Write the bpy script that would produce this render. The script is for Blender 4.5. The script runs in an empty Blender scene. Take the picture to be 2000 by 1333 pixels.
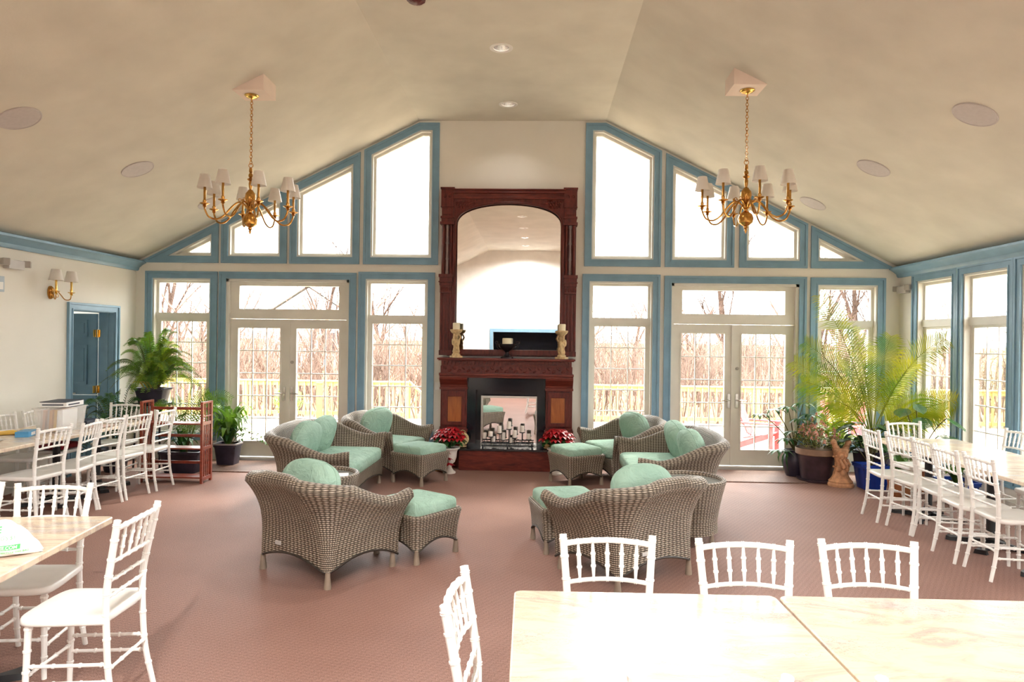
import bpy, bmesh, math, random
from math import sin, cos, pi, radians, sqrt, atan2
from mathutils import Vector, Matrix
random.seed(7)
SC = bpy.context.scene
COL = SC.collection

# ---------------------------------------------------------------- camera, sky, sun, exposure
cam_d = bpy.data.cameras.new('camera'); cam = bpy.data.objects.new('camera', cam_d); COL.objects.link(cam)
cam_d.sensor_width = 36.0; cam_d.lens = 36.0 * 1370.0 / 2000.0; cam_d.clip_end = 400
YAW = math.atan(50 / 1370.0); ROLL = 0.013
fw = Vector((-sin(YAW), cos(YAW), 0)); rt0 = Vector((cos(YAW), sin(YAW), 0)); up0 = Vector((0, 0, 1))
rt = rt0 * cos(ROLL) + up0 * sin(ROLL); up = up0 * cos(ROLL) - rt0 * sin(ROLL)
cam.matrix_world = Matrix(((rt.x, up.x, -fw.x, 0), (rt.y, up.y, -fw.y, 0), (rt.z, up.z, -fw.z, 1.77), (0, 0, 0, 1)))
SC.camera = cam
world = bpy.data.worlds.new('sky'); SC.world = world; world.use_nodes = True
bg = world.node_tree.nodes['Background']
bg.inputs[0].default_value = (1.0, 1.0, 1.0, 1); bg.inputs[1].default_value = 1.0
sun_d = bpy.data.lights.new('sun', 'SUN'); sun_d.energy = 0.9; sun_d.angle = radians(12); sun_d.color = (1, .95, .85)
sun = bpy.data.objects.new('sun', sun_d); COL.objects.link(sun)
sun.rotation_euler = (radians(38), radians(-12), radians(165)); sun.location = (0, 20, 12)
vs = SC.view_settings
SC.display_settings.display_device = 'sRGB'
vs.view_transform = 'Standard'; vs.look = 'None'; vs.gamma = 1.0; vs.use_curve_mapping = False
vs.exposure = 3.97
SC.cycles.max_bounces = 10; SC.cycles.diffuse_bounces = 6; SC.cycles.glossy_bounces = 4
SC.cycles.transparent_max_bounces = 24; SC.cycles.transmission_bounces = 6
SC.cycles.sample_clamp_indirect = 6.0; SC.cycles.caustics_reflective = False; SC.cycles.caustics_refractive = False
SC.cycles.use_denoising = True

# ---------------------------------------------------------------- room numbers (metres)
XC = -0.40; HW = 5.45; XL = XC - HW; XR = XC + HW; YB = 10.0; YF = -4.6
ZE = 2.865; ZR = 4.913; HR = 1.33; SL = (ZR - ZE) / (HW - HR)
def zc(x): return min(ZR, ZE + SL * (HW - abs(x - XC)))

# ---------------------------------------------------------------- mesh builder
class MB:
    def __init__(s): s.v = []; s.f = []; s.uv = {}
    def box(s, x0, x1, y0, y1, z0, z1):
        b = len(s.v)
        s.v += [(x0, y0, z0), (x1, y0, z0), (x1, y1, z0), (x0, y1, z0), (x0, y0, z1), (x1, y0, z1), (x1, y1, z1), (x0, y1, z1)]
        for q in ((0, 3, 2, 1), (4, 5, 6, 7), (0, 1, 5, 4), (1, 2, 6, 5), (2, 3, 7, 6), (3, 0, 4, 7)): s.f.append([b + i for i in q])
        return s
    def obox(s, c, sx, sy, sz, rz=0, rx=0, ry=0):
        M = Matrix.Translation(c) @ Matrix.Rotation(rz, 4, 'Z') @ Matrix.Rotation(rx, 4, 'X') @ Matrix.Rotation(ry, 4, 'Y')
        b = len(s.v); s.box(-sx / 2, sx / 2, -sy / 2, sy / 2, -sz / 2, sz / 2)
        for i in range(b, len(s.v)): s.v[i] = tuple(M @ Vector(s.v[i]))
        return s
    def prism(s, poly, fn, a, b):           # poly of (u,w); fn(u,depth,w) -> xyz
        n = len(poly); o = len(s.v)
        s.v += [tuple(fn(u, a, w)) for u, w in poly] + [tuple(fn(u, b, w)) for u, w in poly]
        s.f.append([o + i for i in range(n)][::-1]); s.f.append([o + n + i for i in range(n)])
        for i in range(n):
            j = (i + 1) % n; s.f.append([o + i, o + j, o + n + j, o + n + i])
        return s
    def ring(s, outer, inner, fn, a, b):    # frame between two polygons with equal vertex counts
        n = len(outer); o = len(s.v)
        for P in (outer, inner):
            for d in (a, b): s.v += [tuple(fn(u, d, w)) for u, w in P]
        for i in range(n):
            j = (i + 1) % n
            s.f.append([o + i, o + j, o + 2 * n + j, o + 2 * n + i])
            s.f.append([o + n + i, o + 3 * n + i, o + 3 * n + j, o + n + j])
            s.f.append([o + i, o + n + i, o + n + j, o + j])
            s.f.append([o + 2 * n + i, o + 2 * n + j, o + 3 * n + j, o + 3 * n + i])
        return s
    def tube(s, pts, r, n=8, cap=True, closed=False):
        pts = [Vector(p) for p in pts]; m = len(pts); o = len(s.v)
        rr = r if isinstance(r, (list, tuple)) else [r] * m
        T = []
        for i in range(m):
            a = pts[i - 1] if (i > 0 or closed) else pts[i]; c = pts[(i + 1) % m] if (i < m - 1 or closed) else pts[i]
            t = (c - a); T.append(t.normalized() if t.length > 1e-9 else Vector((0, 0, 1)))
        nrm = Vector((1, 0, 0)) if abs(T[0].x) < .9 else Vector((0, 1, 0))
        for i in range(m):
            nrm = (nrm - T[i] * nrm.dot(T[i])); nrm.normalize(); bi = T[i].cross(nrm)
            for k in range(n):
                a = 2 * pi * k / n; s.v.append(tuple(pts[i] + (nrm * cos(a) + bi * sin(a)) * rr[i]))
        for i in range(m if closed else m - 1):
            i2 = (i + 1) % m
            for k in range(n):
                k2 = (k + 1) % n; s.f.append([o + i * n + k, o + i * n + k2, o + i2 * n + k2, o + i2 * n + k])
        if cap and not closed:
            s.f.append([o + k for k in range(n)][::-1]); s.f.append([o + (m - 1) * n + k for k in range(n)])
        return s
    def lathe(s, prof, n=24, c=(0, 0, 0), fl=0, amp=0, cap=True):
        o = len(s.v); m = len(prof)
        for r, z in prof:
            for k in range(n):
                a = 2 * pi * k / n; q = r * (1 + (amp * cos(fl * a) if fl else 0))
                s.v.append((c[0] + q * cos(a), c[1] + q * sin(a), c[2] + z))
        for i in range(m - 1):
            for k in range(n):
                k2 = (k + 1) % n; s.f.append([o + i * n + k, o + i * n + k2, o + (i + 1) * n + k2, o + (i + 1) * n + k])
        if cap:
            s.f.append([o + k for k in range(n)][::-1]); s.f.append([o + (m - 1) * n + k for k in range(n)])
        return s
    def grid(s, P, UV=None, cu=False, cv=False):
        a = len(P); b = len(P[0]); o = len(s.v)
        for row in P: s.v += [tuple(p) for p in row]
        for i in range(a if cu else a - 1):
            i2 = (i + 1) % a
            for j in range(b if cv else b - 1):
                j2 = (j + 1) % b
                s.f.append([o + i * b + j, o + i2 * b + j, o + i2 * b + j2, o + i * b + j2])
                if UV: s.uv[len(s.f) - 1] = [UV[i][j], UV[i2][j], UV[i2][j2], UV[i][j2]]
        return s
    def ell(s, c, rx, ry, rz, n=16, m=10, e1=1.0, e2=1.0, M=None):   # (super)ellipsoid
        o = len(s.v); sg = lambda x, e: (1 if x >= 0 else -1) * abs(x) ** e
        for i in range(m + 1):
            p = -pi / 2 + pi * i / m
            for k in range(n):
                a = 2 * pi * k / n
                q = Vector((rx * sg(cos(p), e1) * sg(cos(a), e2), ry * sg(cos(p), e1) * sg(sin(a), e2), rz * sg(sin(p), e1)))
                if M is not None: q = M @ q
                s.v.append((c[0] + q.x, c[1] + q.y, c[2] + q.z))
        for i in range(m):
            for k in range(n):
                k2 = (k + 1) % n; s.f.append([o + i * n + k, o + i * n + k2, o + (i + 1) * n + k2, o + (i + 1) * n + k])
        return s
    def build(s, name, mat, parent=None, smooth=.6, world=False, fix=True, bevel=0, mats=None):
        me = bpy.data.meshes.new(name)
        v = s.v
        if world and parent is not None:
            l = parent['_o']; v = [(p[0] - l[0], p[1] - l[1], p[2] - l[2]) for p in v]
        me.from_pydata(v, [], s.f)
        if s.uv:
            ul = me.uv_layers.new(name='UVMap')
            for fi, q in s.uv.items():
                for li, uv in zip(me.polygons[fi].loop_indices, q): ul.data[li].uv = uv
        if fix:
            bm = bmesh.new(); bm.from_mesh(me)
            bmesh.ops.remove_doubles(bm, verts=bm.verts, dist=1e-6)
            bmesh.ops.recalc_face_normals(bm, faces=bm.faces); bm.to_mesh(me); bm.free()
        if smooth:
            me.shade_smooth(); me.set_sharp_from_angle(angle=smooth)
        me.materials.append(mat)
        o = bpy.data.objects.new(name, me); COL.objects.link(o)
        if parent is not None: o.parent = parent
        if bevel:
            b = o.modifiers.new('bevel', 'BEVEL'); b.width = bevel; b.segments = 2; b.limit_method = 'ANGLE'; b.angle_limit = .6
        return o

def tag(o, label, cat, group=None, kind=None):
    o['label'] = label; o['category'] = cat
    if group: o['group'] = group
    if kind: o['kind'] = kind
    return o
def thing(name, label, cat, loc=(0, 0, 0), rz=0, group=None, kind=None):
    o = bpy.data.objects.new(name, None); COL.objects.link(o)
    o.location = loc; o.rotation_euler = (0, 0, rz); o['_o'] = list(loc); o.empty_display_size = .1
    return tag(o, label, cat, group, kind)
def dup(root, loc, rz, label=None, group=None, scale=None):
    r = root.copy(); COL.objects.link(r); r.location = loc; r.rotation_euler = (0, 0, rz); r['_o'] = list(loc)
    if scale: r.scale = scale
    if label: r['label'] = label
    if group: r['group'] = group
    for ch in list(root.children):
        c = ch.copy(); COL.objects.link(c); c.parent = r
        for g in ch.children:
            d = g.copy(); COL.objects.link(d); d.parent = c
    return r

# ---------------------------------------------------------------- materials
def S(r, g, b):
    f = lambda c: ((c / 255 + .055) / 1.055) ** 2.4 if c > 10 else c / 255 / 12.92
    return (f(r), f(g), f(b), 1)
class NT:
    def __init__(s, name):
        s.m = bpy.data.materials.new(name); s.m.use_nodes = True; s.t = s.m.node_tree; s.n = s.t.nodes
        s.b = s.n['Principled BSDF']; s.out = s.n['Material Output']
    def add(s, typ, **k):
        n = s.n.new(typ)
        for a, v in k.items(): setattr(n, a, v)
        return n
    def put(s, x, sock):
        if isinstance(x, bpy.types.NodeSocket): s.t.links.new(x, sock)
        elif x is not None: sock.default_value = x
    def math(s, op, a, b=None):
        n = s.add('ShaderNodeMath', operation=op); s.put(a, n.inputs[0])
        if b is not None: s.put(b, n.inputs[1])
        return n.outputs[0]
    def obj(s): return s.add('ShaderNodeTexCoord').outputs['Object']
    def map(s, vec, sc):
        n = s.add('ShaderNodeMapping'); s.put(vec, n.inputs[0]); n.inputs['Scale'].default_value = sc; return n.outputs[0]
    def noise(s, vec, scale, detail=3, rough=.5, dist=0):
        n = s.add('ShaderNodeTexNoise'); s.put(vec, n.inputs['Vector']); n.inputs['Scale'].default_value = scale
        n.inputs['Detail'].default_value = detail; n.inputs['Roughness'].default_value = rough; n.inputs['Distortion'].default_value = dist
        return n.outputs['Fac']
    def ramp(s, fac, stops):
        n = s.add('ShaderNodeValToRGB'); s.put(fac, n.inputs[0]); e = n.color_ramp.elements
        while len(e) < len(stops): e.new(.5)
        for x, (p, c) in zip(e, stops): x.position = p; x.color = c
        return n.outputs[0]
    def mix(s, fac, a, b, mode='MIX'):
        n = s.add('ShaderNodeMix', data_type='RGBA', blend_type=mode); s.put(fac, n.inputs[0]); s.put(a, n.inputs[6]); s.put(b, n.inputs[7]); return n.outputs[2]
    def bump(s, h, st=.3, dist=.01):
        n = s.add('ShaderNodeBump'); n.inputs['Strength'].default_value = st; n.inputs['Distance'].default_value = dist
        s.put(h, n.inputs['Height']); s.t.links.new(n.outputs[0], s.b.inputs['Normal'])
    def fin(s, col=None, rough=.5, metal=0, spec=.5):
        s.put(col, s.b.inputs['Base Color']); s.put(rough, s.b.inputs['Roughness']); s.b.inputs['Metallic'].default_value = metal
        s.b.inputs['Specular IOR Level'].default_value = spec; return s.m
def plain(name, c, rough=.5, metal=0, spec=.5, var=.06, vs=6, bump=0, bs=60):
    t = NT(name); o = t.obj(); f = t.noise(o, vs, 4)
    d = tuple(max(0, x * (1 - var * 2)) for x in c[:3]) + (1,); l = tuple(min(1, x * (1 + var)) for x in c[:3]) + (1,)
    col = t.ramp(f, [(.3, d), (.7, l)])
    if bump: t.bump(t.noise(o, bs, 3), bump, .004)
    return t.fin(col, rough, metal, spec)
def wood(name, dark, light, sc=(2, 14, 14), rough=.35, gl=.5):
    t = NT(name); o = t.map(t.obj(), sc); f = t.noise(o, 3, 6, .6, 1.2)
    return t.fin(t.ramp(f, [(.3, dark), (.68, light)]), rough, 0, gl)
def leafm(name, c1, c2, trans=.45, sc=7, tint=(1.0, 1.0, .55, 1)):
    t = NT(name); f = t.noise(t.obj(), sc, 2); col = t.ramp(f, [(.32, c1), (.68, c2)])
    t.fin(col, .38, 0, .5)
    tr = t.add('ShaderNodeBsdfTranslucent'); t.t.links.new(t.mix(1.0, col, tint, 'MULTIPLY'), tr.inputs[0])
    m = t.add('ShaderNodeMixShader'); m.inputs[0].default_value = trans
    t.t.links.new(t.b.outputs[0], m.inputs[1]); t.t.links.new(tr.outputs[0], m.inputs[2]); t.t.links.new(m.outputs[0], t.out.inputs[0])
    return t.m
def glassm(name):
    t = NT(name); g = t.add('ShaderNodeBsdfGlossy'); g.inputs['Roughness'].default_value = .02
    tr = t.add('ShaderNodeBsdfTransparent'); tr.inputs[0].default_value = (.97, .98, .97, 1)
    fr = t.add('ShaderNodeFresnel'); fr.inputs[0].default_value = 1.45
    n = t.noise(t.obj(), 2.0, 2); k = t.math('MULTIPLY', fr.outputs[0], t.math('ADD', .45, t.math('MULTIPLY', n, .1)))
    m = t.add('ShaderNodeMixShader'); t.t.links.new(k, m.inputs[0])
    t.t.links.new(tr.outputs[0], m.inputs[1]); t.t.links.new(g.outputs[0], m.inputs[2]); t.t.links.new(m.outputs[0], t.out.inputs[0])
    return t.m
def wickerm(name, cu=.036, cv=.014, k=1.0):
    t = NT(name); uv = t.add('ShaderNodeTexCoord').outputs['UV']; sp = t.add('ShaderNodeSeparateXYZ'); t.t.links.new(uv, sp.inputs[0])
    U = t.math('DIVIDE', sp.outputs[0], cu); V = t.math('DIVIDE', sp.outputs[1], cv)
    row = t.math('FLOOR', V); odd = t.math('MULTIPLY', t.math('MODULO', row, 2.0), .14)
    fu = t.math('FRACT', t.math('ADD', U, odd)); fv = t.math('FRACT', V)
    h = t.math('MULTIPLY', t.math('SINE', t.math('MULTIPLY', fv, pi)), t.math('ADD', .3, t.math('MULTIPLY', t.math('SINE', t.math('MULTIPLY', fu, pi)), .7)))
    n = t.noise(t.obj(), 5, 3); n2 = t.noise(uv, 60, 2)
    col = t.ramp(h, [(.16, (.030 * k, .022 * k, .017 * k, 1)), (.42, (.16 * k, .125 * k, .092 * k, 1)), (.75, (.33 * k, .275 * k, .215 * k, 1)), (1, (.54 * k, .46 * k, .38 * k, 1))])
    col = t.mix(.75, col, t.ramp(n, [(.3, (.72, .68, .66, 1)), (.7, (1, 1, .96, 1))]), 'MULTIPLY')
    col = t.mix(.6, col, t.ramp(n2, [(.3, (.7, .7, .7, 1)), (.7, (1, 1, 1, 1))]), 'MULTIPLY')
    t.bump(h, .9, .006)
    return t.fin(col, .5, 0, .35)
def emis(name, c, st):
    t = NT(name); t.fin(c, .5); t.b.inputs['Emission Color'].default_value = c; t.b.inputs['Emission Strength'].default_value = st; return t.m

M = {}
M['wall'] = plain('cream_wall_paint', (.77, .745, .675, 1), .7, 0, .2, .025, 1.2, .12, 90)
M['ceil'] = plain('beige_ceiling_paint', (.66, .63, .545, 1), .8, 0, .15, .04, 2.2, .15, 60)
M['blue'] = plain('blue_trim_paint', (.20, .345, .46, 1), .42, 0, .4, .05, 5)
M['blued'] = plain('blue_door_paint', (.17, .31, .43, 1), .45, 0, .4, .05, 5)
M['frame'] = plain('cream_window_frame', (.70, .685, .62, 1), .45, 0, .4, .03, 4)
M['white'] = plain('white_paint', (.82, .80, .76, 1), .4, 0, .4, .03, 4)
M['glass'] = glassm('window_glass')
M['chair'] = plain('white_resin', (.86, .85, .82, 1), .3, 0, .5, .02, 5)
M['black'] = plain('black_iron', (.008, .008, .012, 1), .4, 0, .5, .2, 8)
M['granite'] = plain('black_granite', (.006, .008, .014, 1), .12, 0, .6, .4, 40)
M['wick'] = wickerm('grey_brown_wicker', .034, .0150, 1.22)
M['wick2'] = wickerm('grey_wicker_plain', .03, .012, 1.3)
M['cush'] = None
M['mahog'] = wood('mahogany', (.050, .008, .006, 1), (.155, .027, .019, 1), (9, 9, 1.6), .36, .3)
M['mahogh'] = wood('mahogany_long_grain', (.058, .009, .007, 1), (.19, .034, .021, 1), (1.6, 9, 9), .34, .3)
M['burl'] = wood('orange_burl_panel', (.24, .058, .012, 1), (.40, .12, .028, 1), (5, 5, 1.2), .3)
M['shelfw'] = wood('red_brown_shelf_wood', (.15, .022, .010, 1), (.30, .05, .022, 1), (3, 3, 8), .3)
M['brass'] = plain('antique_brass', (.56, .285, .07, 1), .24, 1, .5, .15, 12)
M['brassb'] = plain('bright_brass', (.80, .52, .14, 1), .2, 1, .5, .08, 10)
M['shade'] = leafm('pleated_white_shade', (.84, .80, .75, 1), (.88, .85, .80, 1), .40, 8, (1, 1, 1, 1))
M['candle'] = plain('ivory_candle_wax', (.80, .72, .52, 1), .5, 0, .4, .03, 8)
M['candlew'] = plain('white_candle_wax', (.75, .68, .62, 1), .5, 0, .4, .03, 8)
M['stone'] = plain('cream_cast_stone', (.62, .45, .24, 1), .7, 0, .3, .2, 25, .3)
M['terra'] = plain('peach_terracotta', (.62, .33, .18, 1), .75, 0, .3, .18, 18, .3)
M['urn'] = plain('white_urn_plaster', (.80, .74, .68, 1), .5, 0, .4, .04, 8)
M['red'] = leafm('poinsettia_red', (.26, .004, .010, 1), (.50, .012, .020, 1), .12, 20)
M['straw'] = plain('woven_straw', (.62, .47, .25, 1), .7, 0, .2, .2, 45, .5, 120)
M['pot'] = plain('dark_plum_pot', (.035, .027, .048, 1), .4, 0, .5, .2, 8)
M['potb'] = plain('brown_glazed_pot', (.060, .036, .048, 1), .4, 0, .5, .25, 8)
M['potrim'] = plain('tan_pot_rim', (.30, .19, .13, 1), .5, 0, .4, .15, 8)
M['potblue'] = plain('cobalt_blue_pot', (.012, .05, .36, 1), .25, 0, .5, .1, 6)
M['soil'] = plain('potting_soil', (.035, .02, .012, 1), .95, 0, .1, .3, 40, .6, 80)
M['stem'] = plain('brown_green_stem', (.10, .09, .03, 1), .6, 0, .3, .2, 10)
M['fern'] = leafm('fern_green', (.045, .13, .018, 1), (.18, .33, .045, 1), .4, 4)
M['fernd'] = leafm('dark_leaf_green', (.016, .065, .018, 1), (.05, .16, .04, 1), .2, 6)
M['fernl'] = leafm('light_fern_green', (.14, .27, .025, 1), (.38, .48, .06, 1), .5, 4)
M['palm'] = leafm('palm_yellow_green', (.075, .18, .010, 1), (.40, .38, .020, 1), .42, 3.5)
M['geran'] = leafm('geranium_leaf', (.10, .19, .025, 1), (.40, .33, .10, 1), .4, 12)
M['pink'] = leafm('pink_blossom', (.55, .20, .17, 1), (.75, .38, .32, 1), .3, 15)
M['deck'] = wood('weathered_deck_board', (.40, .31, .22, 1), (.55, .45, .34, 1), (1, 12, 1), .7)
M['rail'] = wood('pale_pine_rail', (.31, .195, .06, 1), (.45, .31, .11, 1), (6, 6, 2), .6)
M['adir'] = plain('faded_red_paint', (.36, .07, .075, 1), .6, 0, .3, .15, 8)
M['bark'] = plain('grey_brown_bark', (.085, .055, .042, 1), .9, 0, .1, .25, 8)
M['twig'] = plain('tan_winter_twigs', (.185, .125, .10, 1), .9, 0, .1, .3, .8)
M['ground'] = plain('dry_winter_grass', (.22, .145, .075, 1), .95, 0, .1, .3, .6)
M['paper'] = plain('white_paper', (.82, .81, .80, 1), .6, 0, .3, .02, 8)
M['plastic'] = plain('translucent_white_plastic', (.74, .71, .70, 1), .3, 0, .5, .05, 9)
M['yellow'] = plain('yellow_card', (.80, .48, .04, 1), .6, 0, .3, .05, 8)
M['orange'] = plain('manila_orange_card', (.62, .30, .09, 1), .6, 0, .3, .06, 8)
M['bluec'] = plain('sky_blue_plastic', (.08, .33, .62, 1), .4, 0, .5, .05, 8)
M['navy'] = plain('navy_vinyl', (.012, .018, .04, 1), .5, 0, .4, .1, 8)
M['redc'] = plain('dark_red_fabric', (.16, .008, .012, 1), .8, 0, .2, .15, 10)
M['grey'] = plain('grey_enamel', (.50, .48, .46, 1), .4, 0, .5, .04, 8)
M['chrome'] = plain('satin_nickel', (.65, .63, .6, 1), .25, 1, .5, .05, 8)
M['bagw'] = plain('white_bag_plastic', (.86, .86, .85, 1), .35, 0, .5, .03, 10, .5, 12)
M['green'] = plain('green_ink', (.10, .55, .16, 1), .5, 0, .3, .08, 20)
M['lens'] = emis('lamp_lens', (1, .93, .82, 1), 1.2)
M['tubelight'] = emis('fluorescent_tube', (.9, .96, 1, 1), 2.0)
def cushm():
    t = NT('sage_green_cushion'); o = t.obj(); n = t.noise(o, 7, 5, .55, .6)
    t.bump(n, .8, .05)
    return t.fin(t.ramp(t.noise(o, 3, 3), [(.3, (.25, .385, .305, 1)), (.7, (.335, .48, .39, 1))]), .8, 0, .15)
M['cush'] = cushm()
def carpetm(name, a, b, sc=1.0):
    t = NT(name); o = t.obj(); mp = t.map(o, (sc, sc, sc))
    sp = t.add('ShaderNodeSeparateXYZ'); t.t.links.new(mp, sp.inputs[0])
    w = t.math('MULTIPLY', t.math('SINE', t.math('MULTIPLY', t.math('ADD', sp.outputs[0], t.math('MULTIPLY', sp.outputs[1], .6)), 95)), t.math('SINE', t.math('MULTIPLY', t.math('SUBTRACT', sp.outputs[1], t.math('MULTIPLY', sp.outputs[0], .3)), 150)))
    f = t.math('ADD', t.math('MULTIPLY', w, .06), t.math('ADD', t.math('MULTIPLY', t.noise(o, 130, 2), .75), t.math('MULTIPLY', t.noise(o, 1.1, 3), .25)))
    t.bump(f, .6, .008)
    return t.fin(t.ramp(f, [(.3, a), (.72, b)]), .62, 0, .28)
M['carpet'] = carpetm('rose_brown_carpet', (.165, .082, .062, 1), (.36, .205, .162, 1))
M['mat'] = carpetm('brown_entry_mat', (.10, .055, .040, 1), (.27, .155, .115, 1), 1.6)
def marblem():
    t = NT('beige_marbled_laminate'); o = t.map(t.obj(), (1.0, 2.2, 1)); n1 = t.noise(o, 2.6, 5, .6, 1.5); n2 = t.noise(o, 7, 6, .65, 2.5); n3 = t.noise(o, 1.7, 3, .5, .8)
    base = t.ramp(n1, [(.28, (.42, .36, .33, 1)), (.42, (.60, .46, .36, 1)), (.55, (.74, .63, .47, 1)), (.72, (.68, .54, .45, 1))])
    base = t.mix(t.ramp(n3, [(.55, (0, 0, 0, 1)), (.72, (.7, .7, .7, 1))]), base, (.52, .50, .50, 1))
    v = t.math('ABSOLUTE', t.math('SUBTRACT', n2, .5))
    vein = t.ramp(v, [(0, (.9, .9, .9, 1)), (.012, (0, 0, 0, 1))])
    base = t.mix(t.math('MULTIPLY', vein, t.ramp(n3, [(.42, (0, 0, 0, 1)), (.6, (.75, .75, .75, 1))])), base, (.10, .08, .06, 1))
    return t.fin(base, .22, 0, .5)
M['marble'] = marblem()
def mirrorm():
    t = NT('silvered_mirror'); n = t.noise(t.obj(), 6, 2); return t.fin((.93, .93, .92, 1), t.math('MULTIPLY', n, .02), 1, .5)
M['mirror'] = mirrorm()
M['ash'] = wood('grey_silver_colonnette', (.16, .11, .11, 1), (.24, .18, .18, 1), (9, 9, 2), .25)
M['bronze'] = plain('dark_bronze', (.022, .016, .020, 1), .35, .6, .5, .2, 12)
M['grille'] = plain('grey_speaker_grille', (.52, .48, .47, 1), .6, 0, .3, .03, 30)
M['grey2'] = plain('grey_lamp_plastic', (.40, .37, .33, 1), .45, 0, .4, .06, 8)
M['pale'] = plain('pale_blue_plastic', (.42, .50, .56, 1), .5, 0, .4, .03, 8)
M['redw'] = wood('dark_red_turned_wood', (.05, .006, .008, 1), (.14, .02, .018, 1), (5, 5, 5), .35)
M['pinkf'] = plain('pink_card', (.66, .45, .38, 1), .6, 0, .3, .04, 8)
M['greenl'] = plain('pale_green_ink', (.30, .66, .36, 1), .5, 0, .3, .06, 20)
def binm():
    t = NT('frosted_bin_plastic'); f = t.noise(t.obj(), 9, 2); t.fin(t.ramp(f, [(.3, (.84, .83, .82, 1)), (.7, (.88, .87, .86, 1))]), .25, 0, .5)
    tr = t.add('ShaderNodeBsdfTransparent'); m = t.add('ShaderNodeMixShader'); m.inputs[0].default_value = .72
    t.t.links.new(t.b.outputs[0], m.inputs[1]); t.t.links.new(tr.outputs[0], m.inputs[2]); t.t.links.new(m.outputs[0], t.out.inputs[0]); return t.m
M['bin'] = binm()
M['greyrim'] = plain('pale_grey_rim', (.40, .36, .36, 1), .5, 0, .4, .05, 8)
M['terrapot'] = plain('terracotta_pot', (.40, .16, .07, 1), .7, 0, .3, .12, 10)
M['orangew'] = plain('orange_stained_timber', (.50, .20, .06, 1), .6, 0, .3, .1, 8)
# ================================================================ SETTING
def struct(o, label, cat): return tag(o, label, cat, kind='structure')
FB = lambda u, d, w: (u, YB + d, w)          # end wall: depth d goes outdoors
FR_ = lambda u, d, w: (XR + d, u, w)         # right wall
FF = lambda u, d, w: (u, YF - d, w)          # wall behind the camera
FL_ = lambda u, d, w: (XL - d, u, w)         # left wall

def offset(poly, d):                          # inward offset of a CCW convex polygon
    n = len(poly); L = []
    for i in range(n):
        a = Vector(poly[i]); b = Vector(poly[(i + 1) % n]); t = (b - a).normalized(); nn = Vector((-t.y, t.x)); L.append((a + nn * d, t))
    out = []
    for i in range(n):
        p, t = L[i - 1]; q, u = L[i]; den = t.x * u.y - t.y * u.x
        if abs(den) < 1e-9: out.append((q.x, q.y)); continue
        k = ((q.x - p.x) * u.y - (q.y - p.y) * u.x) / den; r = p + t * k; out.append((r.x, r.y))
    return out
def rect(x0, x1, z0, z1): return [(x0, z0), (x1, z0), (x1, z1), (x0, z1)]
def ztop(x): return zc(x) - .035
def gable(x0, x1, zb):
    if ztop(x0) - zb < .06: return [(x0, zb), (x1, zb), (x1, ztop(x1))]
    if ztop(x1) - zb < .06: return [(x0, zb), (x1, zb), (x0, ztop(x0))]
    p = [(x0, zb), (x1, zb), (x1, ztop(x1))]
    for c in (XC + HR, XC - HR):
        if x0 + .02 < c < x1 - .02: p.append((c, ztop(c)))
    return p + [(x0, ztop(x0))]
holes = {'B': [], 'R': [], 'F': [], 'L': []}
CAS = .10
def casing(poly, fn, parent, wc=CAS):
    m = MB(); m.ring(poly, offset(poly, .032), fn, -.032, .0); m.ring(offset(poly, .032), offset(poly, .082), fn, -.020, .0); m.ring(offset(poly, .082), offset(poly, wc), fn, -.027, .0)
    return m.build('casing', M['blue'], parent, world=True, smooth=0)
def cloc(fn, poly):
    us = [p[0] for p in poly]; return fn((min(us) + max(us)) / 2, 0, min(p[1] for p in poly))
NW = [0]
def win(poly, fn, wall, label, bar=None, cols=3, rows=5, wc=CAS, wname=None):
    NW[0] += 1
    t = thing('window_%d' % NW[0], label, 'window', cloc(fn, poly), kind='structure')
    holes[wall].append(offset(poly, wc - .02))
    casing(poly, fn, t, wc)
    o1 = offset(poly, wc - .02); o2 = offset(poly, wc + .025); o3 = offset(poly, wc + .06)
    m = MB(); m.ring(o1, o2, fn, -.002, .17); m.ring(o2, o3, fn, .07, .13); m.build('frame', M['frame'], t, world=True, smooth=0)
    if bar is None:
        MB().prism(offset(poly, wc + .05), fn, .097, .103).build('glass_pane', M['glass'], t, world=True, smooth=0)
    else:
        x0, z0 = o3[0]; x1, z1 = o3[2]; a, b = bar
        m = MB(); m.prism(rect(x0 - .04, x1 + .04, a, b), fn, .05, .14); m.ring(rect(x0 - .01, x1 + .01, z0 - .01, a + .01), rect(x0 + .03, x1 - .03, z0 + .05, a - .03), fn, .075, .125)
        m.build('transom_bar', M['frame'], t, world=True, smooth=0)
        m = MB(); xa, xb, za, zb = x0 + .03, x1 - .03, z0 + .05, a - .03
        for i in range(1, cols): u = xa + (xb - xa) * i / cols; m.prism(rect(u - .007, u + .007, za, zb), fn, .09, .11)
        for i in range(1, rows): w = za + (zb - za) * i / rows; m.prism(rect(xa, xb, w - .007, w + .007), fn, .089, .111)
        m.build('muntin_grid', M['white'], t, world=True, smooth=0)
        MB().prism(rect(x0 - .01, x1 + .01, b - .01, z1 + .01), fn, .097, .103).build('glass_pane', M['glass'], t, world=True, smooth=0)
        MB().prism(rect(xa - .01, xb + .01, za - .01, zb + .01), fn, .097, .103).build('glass_pane', M['glass'], t, world=True, smooth=0)
    return t
BAR = (2.025, 2.12)
win(rect(-5.70, -4.64, .275, 2.72), FB, 'B', 'blue trimmed tall window in the left corner behind the big fern', BAR)
win(rect(-2.58, -1.478, .275, 2.735), FB, 'B', 'blue trimmed tall window just left of the mirrored fireplace', BAR)
win(rect(.626, 1.723, .275, 2.735), FB, 'B', 'blue trimmed tall window just right of the mirrored fireplace', BAR)
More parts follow.
